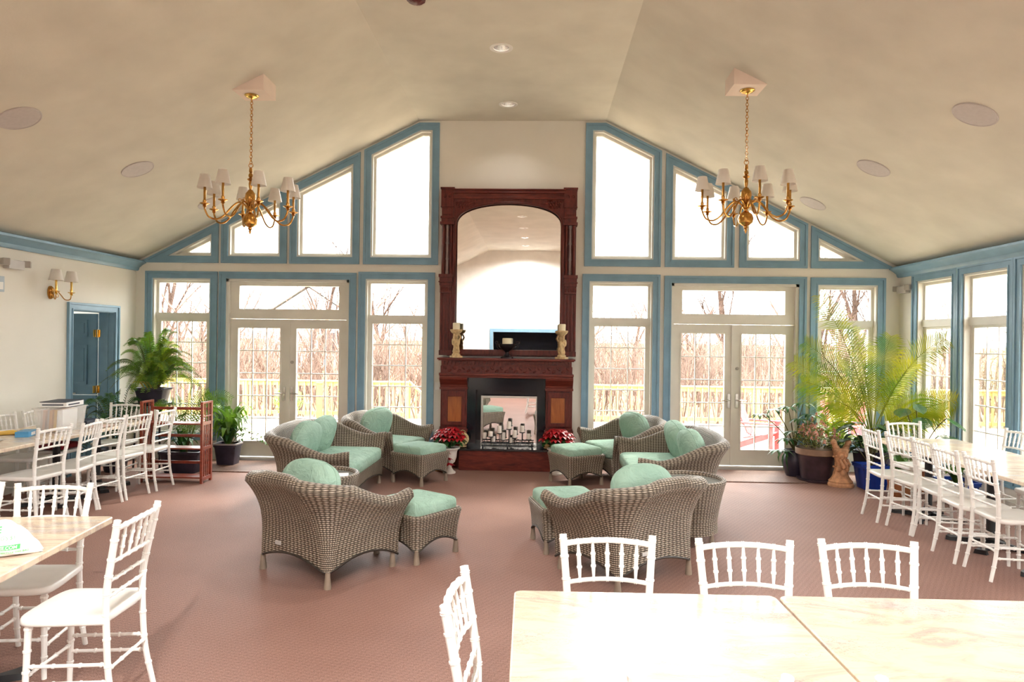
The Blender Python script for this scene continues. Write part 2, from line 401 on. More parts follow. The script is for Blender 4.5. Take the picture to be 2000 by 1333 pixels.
win(rect(3.819, 4.85, .275, 2.715), FB, 'B', 'blue trimmed tall window in the right corner behind the palm', BAR)
ZU = 2.845
for x0, x1, l in [(-5.80, -4.632, 'small triangular blue window at the left foot of the gable'), (-4.59, -3.631, 'low sloped blue gable window behind the left chandelier'),
                  (-3.588, -2.575, 'mid height sloped blue gable window, second out to the left of the mirror'), (-2.518, -1.437, 'tallest blue gable window to the left of the mirror'),
                  (.648, 1.722, 'tallest blue gable window to the right of the mirror'), (1.782, 2.75, 'mid height sloped blue gable window, second out to the right of the mirror'),
                  (2.822, 3.768, 'low sloped blue gable window beneath the right chandelier'), (3.818, 4.985, 'small triangular blue window at the right foot of the gable')]:
    win(gable(x0, x1, ZU), FB, 'B', l)
ordn = ['nearest the palm and the far corner', 'behind the white table row, second from the far corner', 'third from the far corner', 'fourth from the far corner', 'fifth from the far corner', 'sixth from the far corner', 'seventh from the far corner', 'eighth from the far corner', 'ninth from the far corner', 'tenth from the far corner', 'eleventh from the far corner', 'twelfth from the far corner', 'thirteenth from the far corner']
for k in range(13):
    a = 9.638 - 1.013 * (k + 1)
    win(rect(a + .002, a + 1.011, .275, 2.735), FR_, 'R', 'tall blue trimmed window on the right wall, ' + ordn[k], BAR)
def french(x0, x1, ztop_, n, label, side):
    t = thing('door_%d' % n, label, 'french doors', ((x0 + x1) / 2, YB, 0), kind='structure')
    poly = rect(x0, x1, -.12, ztop_); holes['B'].append(rect(x0 + .08, x1 - .08, -.2, ztop_ - .08))
    m = MB()
    for a, b, d in ((0, .032, -.032), (.032, .082, -.02), (.082, .10, -.027)):
        m.prism([(x0 + a, 0), (x0 + b, 0), (x0 + b, ztop_ - b), (x1 - b, ztop_ - b), (x1 - b, 0), (x1 - a, 0), (x1 - a, ztop_ - a), (x0 + a, ztop_ - a)], FB, d, 0)
    m.build('casing', M['blue'], t, world=True, smooth=0)
    a, b = x0 + .08, x1 - .08
    m = MB(); m.prism(rect(a, a + .06, 0, ztop_ - .08), FB, -.002, .18); m.prism(rect(b - .06, b, 0, ztop_ - .08), FB, -.002, .18); m.prism(rect(a, b, ztop_ - .14, ztop_ - .08), FB, -.002, .18)
    m.prism(rect(a, b, 2.045, 2.12), FB, .03, .17); m.ring(rect(a + .05, b - .05, 2.11, ztop_ - .13), rect(a + .19, b - .19, 2.19, 2.525), FB, .06, .14)
    m.build('frame', M['frame'], t, world=True, smooth=0)
    MB().prism(rect(a + .15, b - .15, 2.15, 2.56), FB, .09, .096).build('glass_pane', M['glass'], t, world=True, smooth=0)
    m = MB(); m.prism(rect(a, b, -.02, .035), FB, -.05, .18); m.build('threshold', M['grey'], t, world=True, smooth=0)
    c = (a + b) / 2
    for s, l0, l1 in ((-1, a + .065, c - .004), (1, c + .004, b - .065)):
        st = .115; g0 = l0 + (st if s < 0 else st); g1 = l1 - st
        m = MB(); m.ring(rect(l0, l1, .045, 2.04), rect(g0, g1, .27, 1.91), FB, .06, .11)
        m.ring(rect(g0 - .018, g1 + .018, .252, 1.928), rect(g0, g1, .27, 1.91), FB, .05, .06)
        if s > 0: m.prism(rect(l0 - .03, l0 + .025, .045, 2.04), FB, .045, .06)
        lf = m.build('door_leaf', M['frame'], t, world=True, smooth=0); lf['_o'] = list(t['_o'])
        m = MB()
        for i in range(1, 3): u = g0 + (g1 - g0) * i / 3; m.prism(rect(u - .007, u + .007, .27, 1.91), FB, .073, .097)
        for i in range(1, 5): w = .27 + 1.64 * i / 5; m.prism(rect(g0, g1, w - .007, w + .007), FB, .072, .098)
        m.build('muntin_grid', M['white'], lf, world=True, smooth=0)
        MB().prism(rect(g0 - .02, g1 + .02, .25, 1.93), FB, .082, .088).build('glass_pane', M['glass'], lf, world=True, smooth=0)
        hx = (l1 - .05) if s < 0 else (l0 + .055)
        m = MB(); m.prism(rect(hx - .018, hx + .018, .86, 1.06), FB, .048, .06); m.tube([FB(hx, .05, .97), FB(hx, .005, .97), FB(hx - s * -.02, 0, .97), FB(hx - (-s) * .12, -.002, .965)], .009, 8)
        m.build('handle', M['chrome'], lf, world=True)
        if s > 0:
            m = MB(); m.tube([FB(hx, .06, 1.42), FB(hx, .045, 1.42)], .024, 14); m.obox(FB(hx, .038, 1.42), .03, .012, .010, 0, 0, .6); m.build('deadbolt', M['grey2'], lf, world=True)
    return t
french(-4.615, -2.613, 2.72, 1, 'cream double french doors between the left windows, glazed three by five', 'left')
french(1.782, 3.763, 2.72, 2, 'cream double french doors between the right windows, beside the potted palm', 'right')

# --- walls with holes, cut column by column
def spans(poly, u):
    zs = []; n = len(poly)
    for i in range(n):
        a, b = poly[i], poly[(i + 1) % n]
        if (a[0] - u) * (b[0] - u) < 0: zs.append(a[1] + (b[1] - a[1]) * (u - a[0]) / (b[0] - a[0]))
    return (min(zs), max(zs)) if len(zs) >= 2 else None
def wallmesh(fn, u0, u1, top, hs, extra=(), th=.18, zbase=-.02):
    xs = sorted({round(x, 5) for x in [u0, u1] + list(extra) + [p[0] for h in hs for p in h] if u0 <= x <= u1}); m = MB()
    for a, b in zip(xs, xs[1:]):
        if b - a < 1e-4: continue
        e = 1e-4; A = []; 
        for h in hs:
            s0 = spans(h, a + e); s1 = spans(h, b - e)
            if s0 and s1: A.append((s0, s1))
        A.sort(key=lambda q: q[0][0])
        lo = (zbase, zbase)
        for s0, s1 in A + [((top(a), 0), (top(b), 0))]:
            hi = (s0[0], s1[0])
            if hi[0] - lo[0] > 1e-4 or hi[1] - lo[1] > 1e-4: m.prism([(a, lo[0]), (b, lo[1]), (b, hi[1]), (a, hi[0])], fn, 0, th)
            lo = (s0[1], s1[1])
    return m
zc2 = lambda x: zc(x) + .03
w = wallmesh(FB, XL - .2, XR + .2, zc2, holes['B'], (XC - HR, XC + HR)).build('wall_back', M['wall'], smooth=0, fix=False); struct(w, 'cream gable end wall full of blue windows around the fireplace', 'wall')
w = wallmesh(FR_, YF - .2, YB, lambda u: ZE + .05, holes['R']).build('wall_right', M['wall'], smooth=0, fix=False); struct(w, 'cream right wall with its row of tall blue windows', 'wall')
DL = (8.508, 9.573, 2.185)   # casing of the blue door on the left wall
holes['L'].append(rect(DL[0] + .08, DL[1] - .08, -.3, DL[2] - .08))
w = wallmesh(FL_, YF - .2, YB, lambda u: ZE + .05, holes['L'], th=.2).build('wall_left', M['wall'], smooth=0, fix=False); struct(w, 'plain cream left wall with the brass sconce and blue door', 'wall')
OP = (-1.55, .80, 2.08)
holes['F'].append(rect(OP[0], OP[1], -.3, OP[2]))
w = wallmesh(FF, XL - .2, XR + .2, zc2, holes['F'], (XC - HR, XC + HR)).build('wall_front', M['white'], smooth=0, fix=False); struct(w, 'white gable wall behind the camera, seen in the mirror', 'wall')
fl = MB().box(XL - .2, XR + .2, YF - .2, YB + .02, -.2, 0).build('floor', M['carpet'], smooth=0); struct(fl, 'rose brown patterned carpet floor', 'floor')
m = MB(); y0, y1 = YF - .25, YB + .22
for a, b in ((XC - HW - .2, XC - HR), (XC + HR, XC + HW + .2)):
    za = ZE + SL * (HW - abs(a - XC)) if abs(a - XC) > HR + .01 else ZR; zb = ZE + SL * (HW - abs(b - XC)) if abs(b - XC) > HR + .01 else ZR
    o = len(m.v); m.v += [(a, y0, za), (b, y0, zb), (b, y1, zb), (a, y1, za), (a, y0, za + .2), (b, y0, zb + .2), (b, y1, zb + .2), (a, y1, za + .2)]
    for q in ((0, 3, 2, 1), (4, 5, 6, 7), (0, 1, 5, 4), (1, 2, 6, 5), (2, 3, 7, 6), (3, 0, 4, 7)): m.f.append([o + i for i in q])
m.box(XC - HR, -.515, y0, y1, ZR, ZR + .2); m.box(-.345, XC + HR, y0, y1, ZR, ZR + .2)      # flat ridge with openings for the seen and the added can lights
CANS = [9.30 - 1.79 * k for k in range(8)]; ed = [y1] + [q for c in CANS for q in (c + .085, c - .085)] + [y0]
for a, b in zip(ed[1::2], ed[0::2]): m.box(-.515, -.345, a, b, ZR, ZR + .2)
m.box(-.6, -.26, y0, y1, ZR + .19, ZR + .21)
struct(m.build('ceiling', M['ceil'], smooth=0, fix=False), 'beige vaulted ceiling, two slopes and a flat ridge', 'ceiling')
# crown mouldings along the eaves
prof = [(0, 0), (.03, 0), (.045, .02), (.05, .045), (.10, .085), (.135, .105), (.15, .11), (.15, .135), (.10, .15), (0, .15)]
for i, (sx, X0, l) in enumerate(((1, XL, 'blue crown moulding along the left eave'), (-1, XR, 'blue crown moulding along the right eave'))):
    m = MB(); m.prism([(d, z) for d, z in prof], lambda u, d, w, X0=X0, sx=sx: (X0 + sx * u, d, 2.722 + w), YF, YB - .002)
    struct(m.build('trim_%d' % (i + 1), M['blue'], smooth=.5), l, 'trim')
# skirting
for nm, bx, l in (('baseboard_left', [(XL, XL + .018, YF, DL[0], 0, .13), (XL, XL + .018, DL[1], YB, 0, .13)], 'cream skirting of the left wall'),
                  ('baseboard_right', [(XR - .018, XR, YF, YB, 0, .13)], 'cream skirting of the right wall under the windows'),
                  ('baseboard_back', [(XL + .02, -4.62, YB - .018, YB, 0, .13), (-2.61, -1.45, YB - .018, YB, 0, .13), (.6, 1.78, YB - .018, YB, 0, .13), (3.77, XR - .02, YB - .018, YB, 0, .13)], 'cream skirting of the gable end wall')):
    m = MB()
    for b in bx: m.box(*b)
    struct(m.build(nm, M['frame'], smooth=0), l, 'skirting')

# --- blue dutch door on the left wall, leaf swung into the lit hall
t = thing('door_3', 'blue panelled door standing open in the left wall below the sconce', 'door', (XL, (DL[0] + DL[1]) / 2, 0), kind='structure')
m = MB()
for a, b, d in ((0, .025, -.035), (.025, .075, -.02), (.075, .09, -.028)):
    m.prism([(DL[0] + a, 0), (DL[0] + b, 0), (DL[0] + b, DL[2] - b), (DL[1] - b, DL[2] - b), (DL[1] - b, 0), (DL[1] - a, 0), (DL[1] - a, DL[2] - a), (DL[0] + a, DL[2] - a)], FL_, d, 0)
m.build('casing', M['blue'], t, world=True, smooth=0)
a, b, c = DL[0] + .08, DL[1] - .08, DL[2] - .08
m = MB(); m.prism(rect(a, a + .02, 0, c), FL_, -.005, .21); m.prism(rect(b - .02, b, 0, c), FL_, -.005, .21); m.prism(rect(a, b, c - .02, c), FL_, -.005, .21)
m.prism(rect(b - .035, b - .02, 0, c - .02), FL_, .07, .11); m.build('jamb', M['blue'], t, world=True, smooth=0)
LX0, LX1, LY = -6.93, -6.060, 9.425
for nm, z0, z1, pans in (('lower_leaf', .012, .950, [(.12, .86)]), ('upper_leaf', .958, 2.07, [(1.10, 1.64), (1.755, 1.985)])):
    m = MB(); m.box(LX0, LX1, LY, LY + .04, z0, z1)
    for p0, p1 in pans:
        for q0, q1 in ((LX0 + .12, LX0 + .37), (LX1 - .37, LX1 - .12)):
            m.prism([(q0, p0), (q1, p0), (q1, p1), (q0, p1)], lambda u, d, w: (u, LY - d, w), -.001, .004)
            m.ring(rect(q0, q1, p0, p1), rect(q0 + .03, q1 - .03, p0 + .03, p1 - .03), lambda u, d, w: (u, LY - d, w), 0, .022)
            m.prism(rect(q0 + .045, q1 - .045, p0 + .045, p1 - .045), lambda u, d, w: (u, LY - d, w), 0, .011)
    m.build(nm, M['blued'], t, world=True, smooth=0)
for z in (1.03, 1.80):
    m = MB(); m.box(-6.070, -6.062, 9.375, 9.425, z - .05, z + .05); m.box(-6.075, -6.03, 9.46, 9.468, z - .05, z + .05); m.tube([(-6.058, 9.445, z - .055), (-6.058, 9.445, z + .055)], .010, 10)
    m.build('hinge', M['brassb'], t, world=True)
m = MB(); m.tube([(-6.42, LY - .012, .975), (-6.33, LY - .012, .975)], .008, 8); m.build('slide_bolt', M['chrome'], t, world=True)
# hall beyond it
m = MB(); hx0, hx1, hy0, hy1 = -8.6, XL - .2, 7.4, 10.6
m.box(hx0 - .1, hx0, hy0, hy1, 0, 2.6); m.box(hx0, hx1, hy0 - .1, hy0, 0, 2.6); m.box(hx0, hx1, hy1, hy1 + .1, 0, 2.6); m.box(hx0 - .1, hx1, hy0 - .1, hy1 + .1, 2.42, 2.52); m.box(hx0 - .1, hx1, hy0 - .1, hy1 + .1, -.1, 0)
struct(m.build('wall_hall', M['wall'], smooth=0), 'cream hall room beyond the open blue door', 'wall')
t = thing('fluorescent_light', 'lit white strip light in the hall beyond the open blue door', 'ceiling light', (-7.25, 9.95, 2.36))
MB().box(-.62, .62, -.08, .08, .015, .06).build('housing', M['white'], t, smooth=0); MB().tube([(-.58, 0, 0), (.58, 0, 0)], .02, 10).build('tube', M['tubelight'], t)
# dark room beyond the doorway behind the camera
m = MB(); m.box(OP[0] - .6, OP[1] + .6, YF - 3.2, YF - 3.1, 0, 2.6); m.box(OP[0] - .7, OP[0] - .6, YF - 3.2, YF - .18, 0, 2.6); m.box(OP[1] + .6, OP[1] + .7, YF - 3.2, YF - .18, 0, 2.6); m.box(OP[0] - .7, OP[1] + .7, YF - 3.2, YF - .18, 2.5, 2.6); m.box(OP[0] - .7, OP[1] + .7, YF - 3.2, YF - .18, -.1, 0)
struct(m.build('wall_lobby', M['navy'], smooth=0), 'dark lobby beyond the wide doorway behind the camera', 'wall')
m = MB()
for a, b in ((-.12, 0),): m.prism([(OP[0] + a, 0), (OP[0], 0), (OP[0], OP[2]), (OP[1], OP[2]), (OP[1], 0), (OP[1] - a, 0), (OP[1] - a, OP[2] - a), (OP[0] + a, OP[2] - a)], FF, -.03, 0)
struct(m.build('trim_3', M['blue'], smooth=0), 'blue casing of the wide doorway behind the camera', 'trim')
# ================================================================ WHITE BAMBOO-STYLE CHAIRS
def ringed(path, r, rings, bump=.0035, n=10, m=None, w=.007):
    """tube along a path with little collars at the given arc fractions"""
    P = [Vector(p) for p in path]; L = [0]
    for a, b in zip(P, P[1:]): L.append(L[-1] + (b - a).length)
    T = L[-1]
    def at(s):
        for i in range(len(P) - 1):
            if s <= L[i + 1] or i == len(P) - 2:
                k = (s - L[i]) / max(1e-9, L[i + 1] - L[i]); return P[i].lerp(P[i + 1], k)
    rf = r if callable(r) else (lambda f: r)
    S_ = sorted(set([l for l in L]) | set())
    st = [(s, rf(s / T)) for s in L]
    for f in rings:
        c = f * T
        for d, q in ((-w, 0), (-w * .6, 1), (w * .6, 1), (w, 0)):
            s = min(max(c + d, 0), T); st.append((s, rf(s / T) + bump * q))
    st.sort(); (m or MB())
    m = m or MB(); m.tube([at(s) for s, _ in st], [q for _, q in st], n); return m
def curve(pts, k=6):
    """Catmull-Rom through points"""
    P = [Vector(p) for p in pts]; P = [P[0] * 2 - P[1]] + P + [P[-1] * 2 - P[-2]]; out = []
    for i in range(1, len(P) - 2):
        for j in range(k):
            t = j / k; a, b, c, d = P[i - 1:i + 3]
            out.append(.5 * ((2 * b) + (c - a) * t + (2 * a - 5 * b + 4 * c - d) * t * t + (3 * b - a - 3 * c + d) * t ** 3))
    return out + [P[-2]]
def post_pt(s, z):
    K = [(0, .180, -.245), (.2, .172, -.205), (.46, .168, -.188), (.6, .172, -.193), (.72, .180, -.213), (.885, .193, -.243), (.925, .196, -.250)]
    for (z0, x0, y0), (z1, x1, y1) in zip(K, K[1:]):
        if z <= z1 + 1e-6:
            k = (z - z0) / (z1 - z0); return Vector((s * (x0 + (x1 - x0) * k), y0 + (y1 - y0) * k, z))
    return Vector((s * .196, -.25, z))
def make_chair(name, label, grp):
    t = thing(name, label, 'chair', group=grp); W = M['chair']
    m = MB(); rings_ = []
    prof = [(-.188, -.190), (.188, -.190), (.204, -.02), (.207, .12), (.190, .185), (.10, .208), (-.10, .208), (-.190, .185), (-.207, .12), (-.204, -.02)]
    prof = [(v.x, v.y) for v in curve([(x, y, 0) for x, y in prof], 3)][:-1]
    for z, q in ((.438, .955), (.444, .99), (.452, 1), (.466, 1), (.474, .985), (.477, .95), (.468, .6), (.463, .2)):
        rings_.append([(x * q, y * q, z) for x, y in prof])
    n = len(prof); o = 0
    for R in rings_: m.v += R
    for i in range(len(rings_) - 1):
        for k in range(n): k2 = (k + 1) % n; m.f.append([i * n + k, i * n + k2, (i + 1) * n + k2, (i + 1) * n + k])
    m.f.append(list(range(n))[::-1]); m.f.append([(len(rings_) - 1) * n + k for k in range(n)])
    m.build('seat', W, t, smooth=.9)
    for s in (-1, 1):
        ringed([(s * .178, .172, 0), (s * .168, .160, .44)], lambda f: .0125 + .0035 * f, (.25, .5, .72, .95)).build('leg', W, t)
        ringed(curve([post_pt(s, z) for z in (0, .2, .4, .5, .6, .72, .82, .925)], 4), lambda f: .0135 + .003 * min(1, f * 1.6), (.12, .27, .40, .52, .62, .715, .80, .90, .975), .003).build('rear_post', W, t)
        for z, in ((.245,), (.165,)):
            a = Vector((s * (.178 - .010 * z / .44), .172 - .012 * z / .44, z)); b = post_pt(s, z + .01)
            ringed([a, b], .0085, (.08, .33, .66, .92), .003).build('side_stretcher', W, t)
    for z in (.20,):
        ringed([post_pt(-1, z + .03), post_pt(1, z + .03)], .0085, (.08, .35, .65, .92), .003).build('back_stretcher', W, t)
        ringed([(-.173, .166, z), (.173, .166, z)], .0085, (.08, .35, .65, .92), .003).build('front_stretcher', W, t)
    def rail(z, r, arch, bow, name, rg):
        a, b = post_pt(-1, z), post_pt(1, z); pts = []
        for i in range(13):
            f = i / 12; q = 1 - (2 * f - 1) ** 2; p = a.lerp(b, f); pts.append((p.x, p.y - bow * q, p.z + arch * q))
        ringed(pts, r, rg, .003).build(name, W, t)
    sp = [(i + 1) / 6 for i in range(5)]
    rail(.885, .0125, .012, .022, 'top_rail', sp); rail(.725, .0095, .012, .020, 'lower_rail', sp)
    rail(.635, .0085, .0, .0, 'back_rung', (.2, .4, .6, .8)); rail(.560, .0085, 0, 0, 'back_rung', (.2, .4, .6, .8))
    for f in sp:
        q = 1 - (2 * f - 1) ** 2
        a = post_pt(-1, .725).lerp(post_pt(1, .725), f) + Vector((0, -.020 * q, .012 * q)); b = post_pt(-1, .885).lerp(post_pt(1, .885), f) + Vector((0, -.022 * q, .012 * q))
        ringed([a, a.lerp(b, .3), a.lerp(b, .7), b], lambda f: .0052 + .0042 * max(0, sin(pi * f)), (.34, .66), .003, 8).build('spindle', W, t)
    return t
GC = 'white bamboo style chairs'
chair0 = make_chair('bamboo_style_chair', '', GC); used = []
def chair(x, y, deg, label):
    if not used:
        used.append(1); chair0.location = (x, y, 0); chair0.rotation_euler = (0, 0, radians(deg)); chair0['label'] = label; chair0['_o'] = [x, y, 0]; return chair0
    return dup(chair0, (x, y, 0), radians(deg), label)
def chair_top(tx, ty, deg, label):            # from the middle of the top rail
    r = radians(deg); return chair(tx - sin(r) * .25, ty + cos(r) * .25, deg, label)
def chair_feet(fx, fy, deg, label):           # from the middle between the rear feet
    r = radians(deg); return chair(fx - sin(r) * .245, fy + cos(r) * .245, deg, label)
chair_top(.318, 3.09, 180.9, 'white chair behind the pale front table, before a wicker armchair, leftmost of three')
chair_top(.904, 3.07, 180.2, 'white chair behind the pale front table, middle one of the three facing the viewer')
chair_top(1.442, 3.10, 178.2, 'white chair behind the pale front table, rightmost of three facing the viewer')
chair_top(-.275, 2.421, -93.2, 'white chair seen edge on at the left end of the pale front table')
chair_top(.450, 1.80, 1.7, 'white chair at the near side of the pale front table, only its top showing')
chair_top(1.08, 1.81, -1.0, 'white chair at the near side of the front table, right of the other hidden one')
chair_top(-2.747, 3.91, 187.9, 'white chair behind the marbled table that holds the shopping bag')
chair_top(-1.921, 3.334, 94, 'large white chair at the right end of the marbled table with the shopping bag')
chair_top(-3.25, 3.88, 190, 'white chair cut off by the left edge, beside the one behind the shopping bag')
chair(-2.52, 2.80, 4, 'white chair at the lower left corner, only a piece of its seat in view')
for x, y, d, l in ((3.418, 7.315, -92.6, 'white chair farthest back in the right row, beside the blue pot'), (3.476, 6.86, -83, 'second white chair from the far end of the right row'),
                   (3.50, 6.473, -91.6, 'third white chair from the far end of the right row'), (3.423, 6.016, -93.5, 'fourth white chair from the far end of the right row'),
                   (3.444, 5.595, -92.5, 'nearest white chair of the right row, seat turned to the long table')):
    chair_feet(x, y, d, l)
chair_top(4.13, 8.06, 187, 'white chair at the far head of the right long table, in front of the palm')
chair_top(4.93, 7.36, 88, 'white chair by the right wall windows, cut off by the right edge')
chair(4.60, 6.45, 90, 'white chair by the right wall windows, mostly hidden beneath the long table')
chair(4.60, 5.75, 90, 'white chair on the window side of the right table, only legs in view')
for x, y, d, l in ((-4.47, 6.36, 83.8, 'nearest white chair of the left row, beside the blue and yellow papers'), (-4.40, 6.80, 99, 'white chair of the left row turned aside, in front of the plastic file bin'),
                   (-4.42, 7.134, 81.9, 'white chair in the middle of the left row, in front of the papers'), (-4.37, 7.565, 82.3, 'second white chair from the far end of the left row'),
                   (-4.32, 8.034, 89.6, 'farthest white chair of the left row, against the red brown shelf')):
    chair_feet(x, y, d, l)
chair_top(-5.19, 8.70, 182, 'white chair at the far head of the left long table, under the fern')
chair_top(-5.72, 7.30, -88, 'white chair against the left wall at the left edge, behind the yellow papers')
chair_top(-5.72, 7.80, -90, 'white chair against the left wall behind the plastic file bin')
chair_top(-5.72, 6.50, -91, 'white chair against the left wall, hidden below the left edge of the table row')

# ================================================================ PEDESTAL TABLES
def rrect(x0, x1, y0, y1, r, k=5):
    P = []
    for cx, cy, a in ((x1 - r, y0 + r, -90), (x1 - r, y1 - r, 0), (x0 + r, y1 - r, 90), (x0 + r, y0 + r, 180)):
        for i in range(k + 1): q = radians(a + 90 * i / k); P.append((cx + r * cos(q), cy + r * sin(q)))
    return P
def table(cx, cy, sx, sy, rz, label, grp, legs):
    t = thing('pedestal_table', label, 'table', (cx, cy, 0), rz, grp)
    m = MB(); m.prism(rrect(-sx / 2, sx / 2, -sy / 2, sy / 2, .035), lambda u, d, w: (u, w, d), .715, .75)
    m.build('tabletop', M['marble'], t, smooth=.5, bevel=.006)
    for (px, py) in legs:
        m = MB(); m.lathe([(.055, .05), (.05, .10), (.036, .13), (.036, .64), (.05, .67)], 16, (px, py, 0)); m.box(px - .16, px + .16, py - .03, py + .03, .67, .7145); m.box(px - .03, px + .03, py - .16, py + .16, .67, .7145)
        m.build('pedestal', M['black'], t)
        m = MB()
        for k in range(4):
            a = pi / 4 + k * pi / 2; d = Vector((cos(a), sin(a), 0)); n = Vector((-d.y, d.x, 0))
            P = []
            for i in range(9):
                f = i / 8; c = Vector((px, py, 0)) + d * (.02 + .32 * f); h = .075 - .05 * f ** .7 + (.012 if i == 8 else 0); wd = .032 + .012 * sin(f * 9) + (.012 if i >= 7 else 0)
                P.append([c + n * wd + Vector((0, 0, .0)), c + n * wd * .8 + Vector((0, 0, h)), c - n * wd * .8 + Vector((0, 0, h)), c - n * wd])
            m.grid(P, cv=True); o = len(m.v); m.f.append([o - 4, o - 3, o - 2, o - 1])
        m.build('base_foot', M['black'], t)
    return t
G1 = 'marbled pedestal tables'
table(.452, 2.43, 1.058, .90, radians(.8), 'blown out pale table at the bottom, left of the seam', G1, [(0, 0)])
table(1.522, 2.445, 1.058, .90, radians(.8), 'pale veined table in the bottom right corner, right of the seam', G1, [(0, 0)])
table(-2.84, 3.30, 1.06, 1.05, radians(7), 'marbled table in the lower left carrying the white shopping bag', G1, [(0, .0)])
TX = 4.17
table(TX, 7.39, .90, 1.06, radians(-.5), 'farthest table of the right row, reaching the potted plants', G1, [(-.12, 0)])
table(TX - .01, 6.325, .90, 1.06, 0, 'middle table of the right row beside the white chairs', G1, [(-.12, .05)])
table(TX - .02, 5.26, .90, 1.06, 0, 'nearest table of the right row, cut by the right edge', G1, [(-.12, .1)])
table(-5.18, 7.60, .90, 1.56, radians(.5), 'far table of the left row carrying the file bin and papers', G1, [(.1, .35), (.1, -.35)])
table(-5.19, 6.29, .90, 1.06, 0, 'table of the left row with the yellow and blue things, at the left edge', G1, [(.1, 0)])

# ================================================================ WICKER SUITE
def uline(a, bk, fr, r, ns=10, nc=9, nb=12):
    """open U outline: front left -> back -> front right; a half width, bk back y, fr front y, r corner radius"""
    P = []
    for i in range(ns): P.append((-a, fr + (bk + r - fr) * i / ns))
    for i in range(nc): q = pi + (pi / 2) * i / nc; P.append((-a + r + r * cos(q), bk + r + r * sin(q)))
    for i in range(nb): P.append((-a + r + (2 * a - 2 * r) * i / nb, bk))
    for i in range(nc): q = 1.5 * pi + (pi / 2) * i / nc; P.append((a - r + r * cos(q), bk + r + r * sin(q)))
    for i in range(ns + 1): P.append((a, bk + r + (fr - bk - r) * i / ns))
    return P
def wicker_seat(name, label, cat, w, d, grp, hb=.83, ha=.585, ncush=1):
    t = thing(name, label, cat, group=grp)
    a0 = w / 2; y0 = -d / 2; y1 = d / 2
    NT_ = 10 + 9 + 12 + 9 + 11
    prof = []                                  # (v along wall, outset factor, corner radius, roll)
    for i in range(15): prof.append(('o', i / 14))
    for i in range(1, 9): prof.append(('r', i / 9))
    for i in range(9): prof.append(('i', i / 8))
    base = uline(a0, y0, y1, .10); midl = uline(a0 + .05, y0 - .06, y1, .19)
    per = [0]
    for p, q in zip(midl, midl[1:]): per.append(per[-1] + math.hypot(q[0] - p[0], q[1] - p[1]))
    mid = per[-1] / 2
    def sm(x): x = min(1, max(0, x)); return x * x * (3 - 2 * x)
    rim = []; low = []
    bside = d; bback = w
    for p in base:
        fy = (p[1] - y0) / d                   # 0 at back, 1 at front
        cxn = abs(p[0]) / a0
        h = ha + (hb - ha) * (1 - sm((fy + .22) / .95)) - (.035 * sm((cxn - .3) / .7) * (1 - sm(fy / .6))) + .03 * sm((fy - .72) / .28)
        rim.append(h)
        arch = max(sin(pi * min(1, max(0, fy))) ** .8 if cxn > .9 else 0, (sin(pi * (p[0] + a0) / (2 * a0)) ** .8) if fy < .14 else 0)
        low.append(.095 + .095 * arch)
    R = .068; P = []; UV = []; FL = .215
    for kind, f in prof:
        row = []; uvr = []
        if kind == 'o': fl = FL * f ** 3.0; r = .07 + .22 * f ** 1.8
        elif kind == 'r': fl = FL - R + R * cos(pi * f); r = .29 - .04 * f
        else: fl = FL - 2 * R - .10 * f; r = .25 - .06 * f
        ol = uline(a0 + fl * .60, y0 - fl * .78, y1 + fl * .16, r)
        for j, (x, y) in enumerate(ol):
            if kind == 'o': z = low[j] + (rim[j] - R * .9 - low[j]) * f; vv = z
            elif kind == 'r': z = rim[j] - R * .9 + R * sin(pi * f); vv = rim[j] + R * pi * f
            else: z = (rim[j] - R * .9) + (.30 - rim[j] + R * .9) * f; vv = rim[j] + .2 + (rim[j] - z)
            row.append((x, y, z)); uvr.append((per[j], vv))
        P.append(row); UV.append(uvr)
    m = MB(); m.grid(P, UV)
    for j in (0, len(base) - 1):               # arm fronts
        loop = [P[i][j] for i in range(len(P))]; o = len(m.v)
        c = (sum(p[0] for p in loop) / len(loop), loop[0][1], .38)
        m.v += loop; n = len(loop)
        for i in range(n // 2): 
            i2 = n - 1 - i
            if i + 1 <= i2 - 1:
                m.f.append([o + i, o + i + 1, o + i2 - 1, o + i2]); m.uv[len(m.f) - 1] = [(loop[k][0], loop[k][2]) for k in (i, i + 1, i2 - 1, i2)]
        # below the seat deck down to the leg
    # front apron and inner deck
    ap = []; au = []
    for i in range(5):
        f = i / 4; row = []; ur = []
        for j in range(17):
            x = -a0 + 2 * a0 * j / 16; lo = .095 + .085 * sin(pi * j / 16) ** .8; z = lo + (.315 - lo) * f; row.append((x, y1 + .012 * f, z)); ur.append((x, z))
        ap.append(row); au.append(ur)
    m.grid(ap, au)
    m.grid([[(-a0 + .03, y0 + .03, .30), (a0 - .03, y0 + .03, .30)], [(-a0 + .02, y1 + .01, .315), (a0 - .02, y1 + .01, .315)]], [[(0, 0), (w, 0)], [(0, d), (w, d)]])
    m.build('wicker_frame', M['wick'], t, smooth=1.0, fix=False)
    m = MB(); m.tube([(p[0], p[1], z) for p, z in zip(base, low)] , .009, 6); m.tube([(-a0 + 2 * a0 * j / 16, y1, .095 + .085 * sin(pi * j / 16) ** .8) for j in range(17)], .009, 6)
    m.build('edge_braid', M['wick2'], t)
    for sx in (-1, 1):
        for y in (y0 + .03, y1 - .03): MB().lathe([(.026, 0), (.027, .012), (.019, .085), (.018, .12)], 12, (sx * (a0 - .03), y, 0)).build('leg', M['straw2'], t)
    MB().box(-.35 * a0 - .03, -.35 * a0 + .03, y0 - .012, y0 - .004, .235, .262).build('maker_tag', M['grey'], t, smooth=0)
    n = ncush; cw = (2 * a0 - .10) / 1
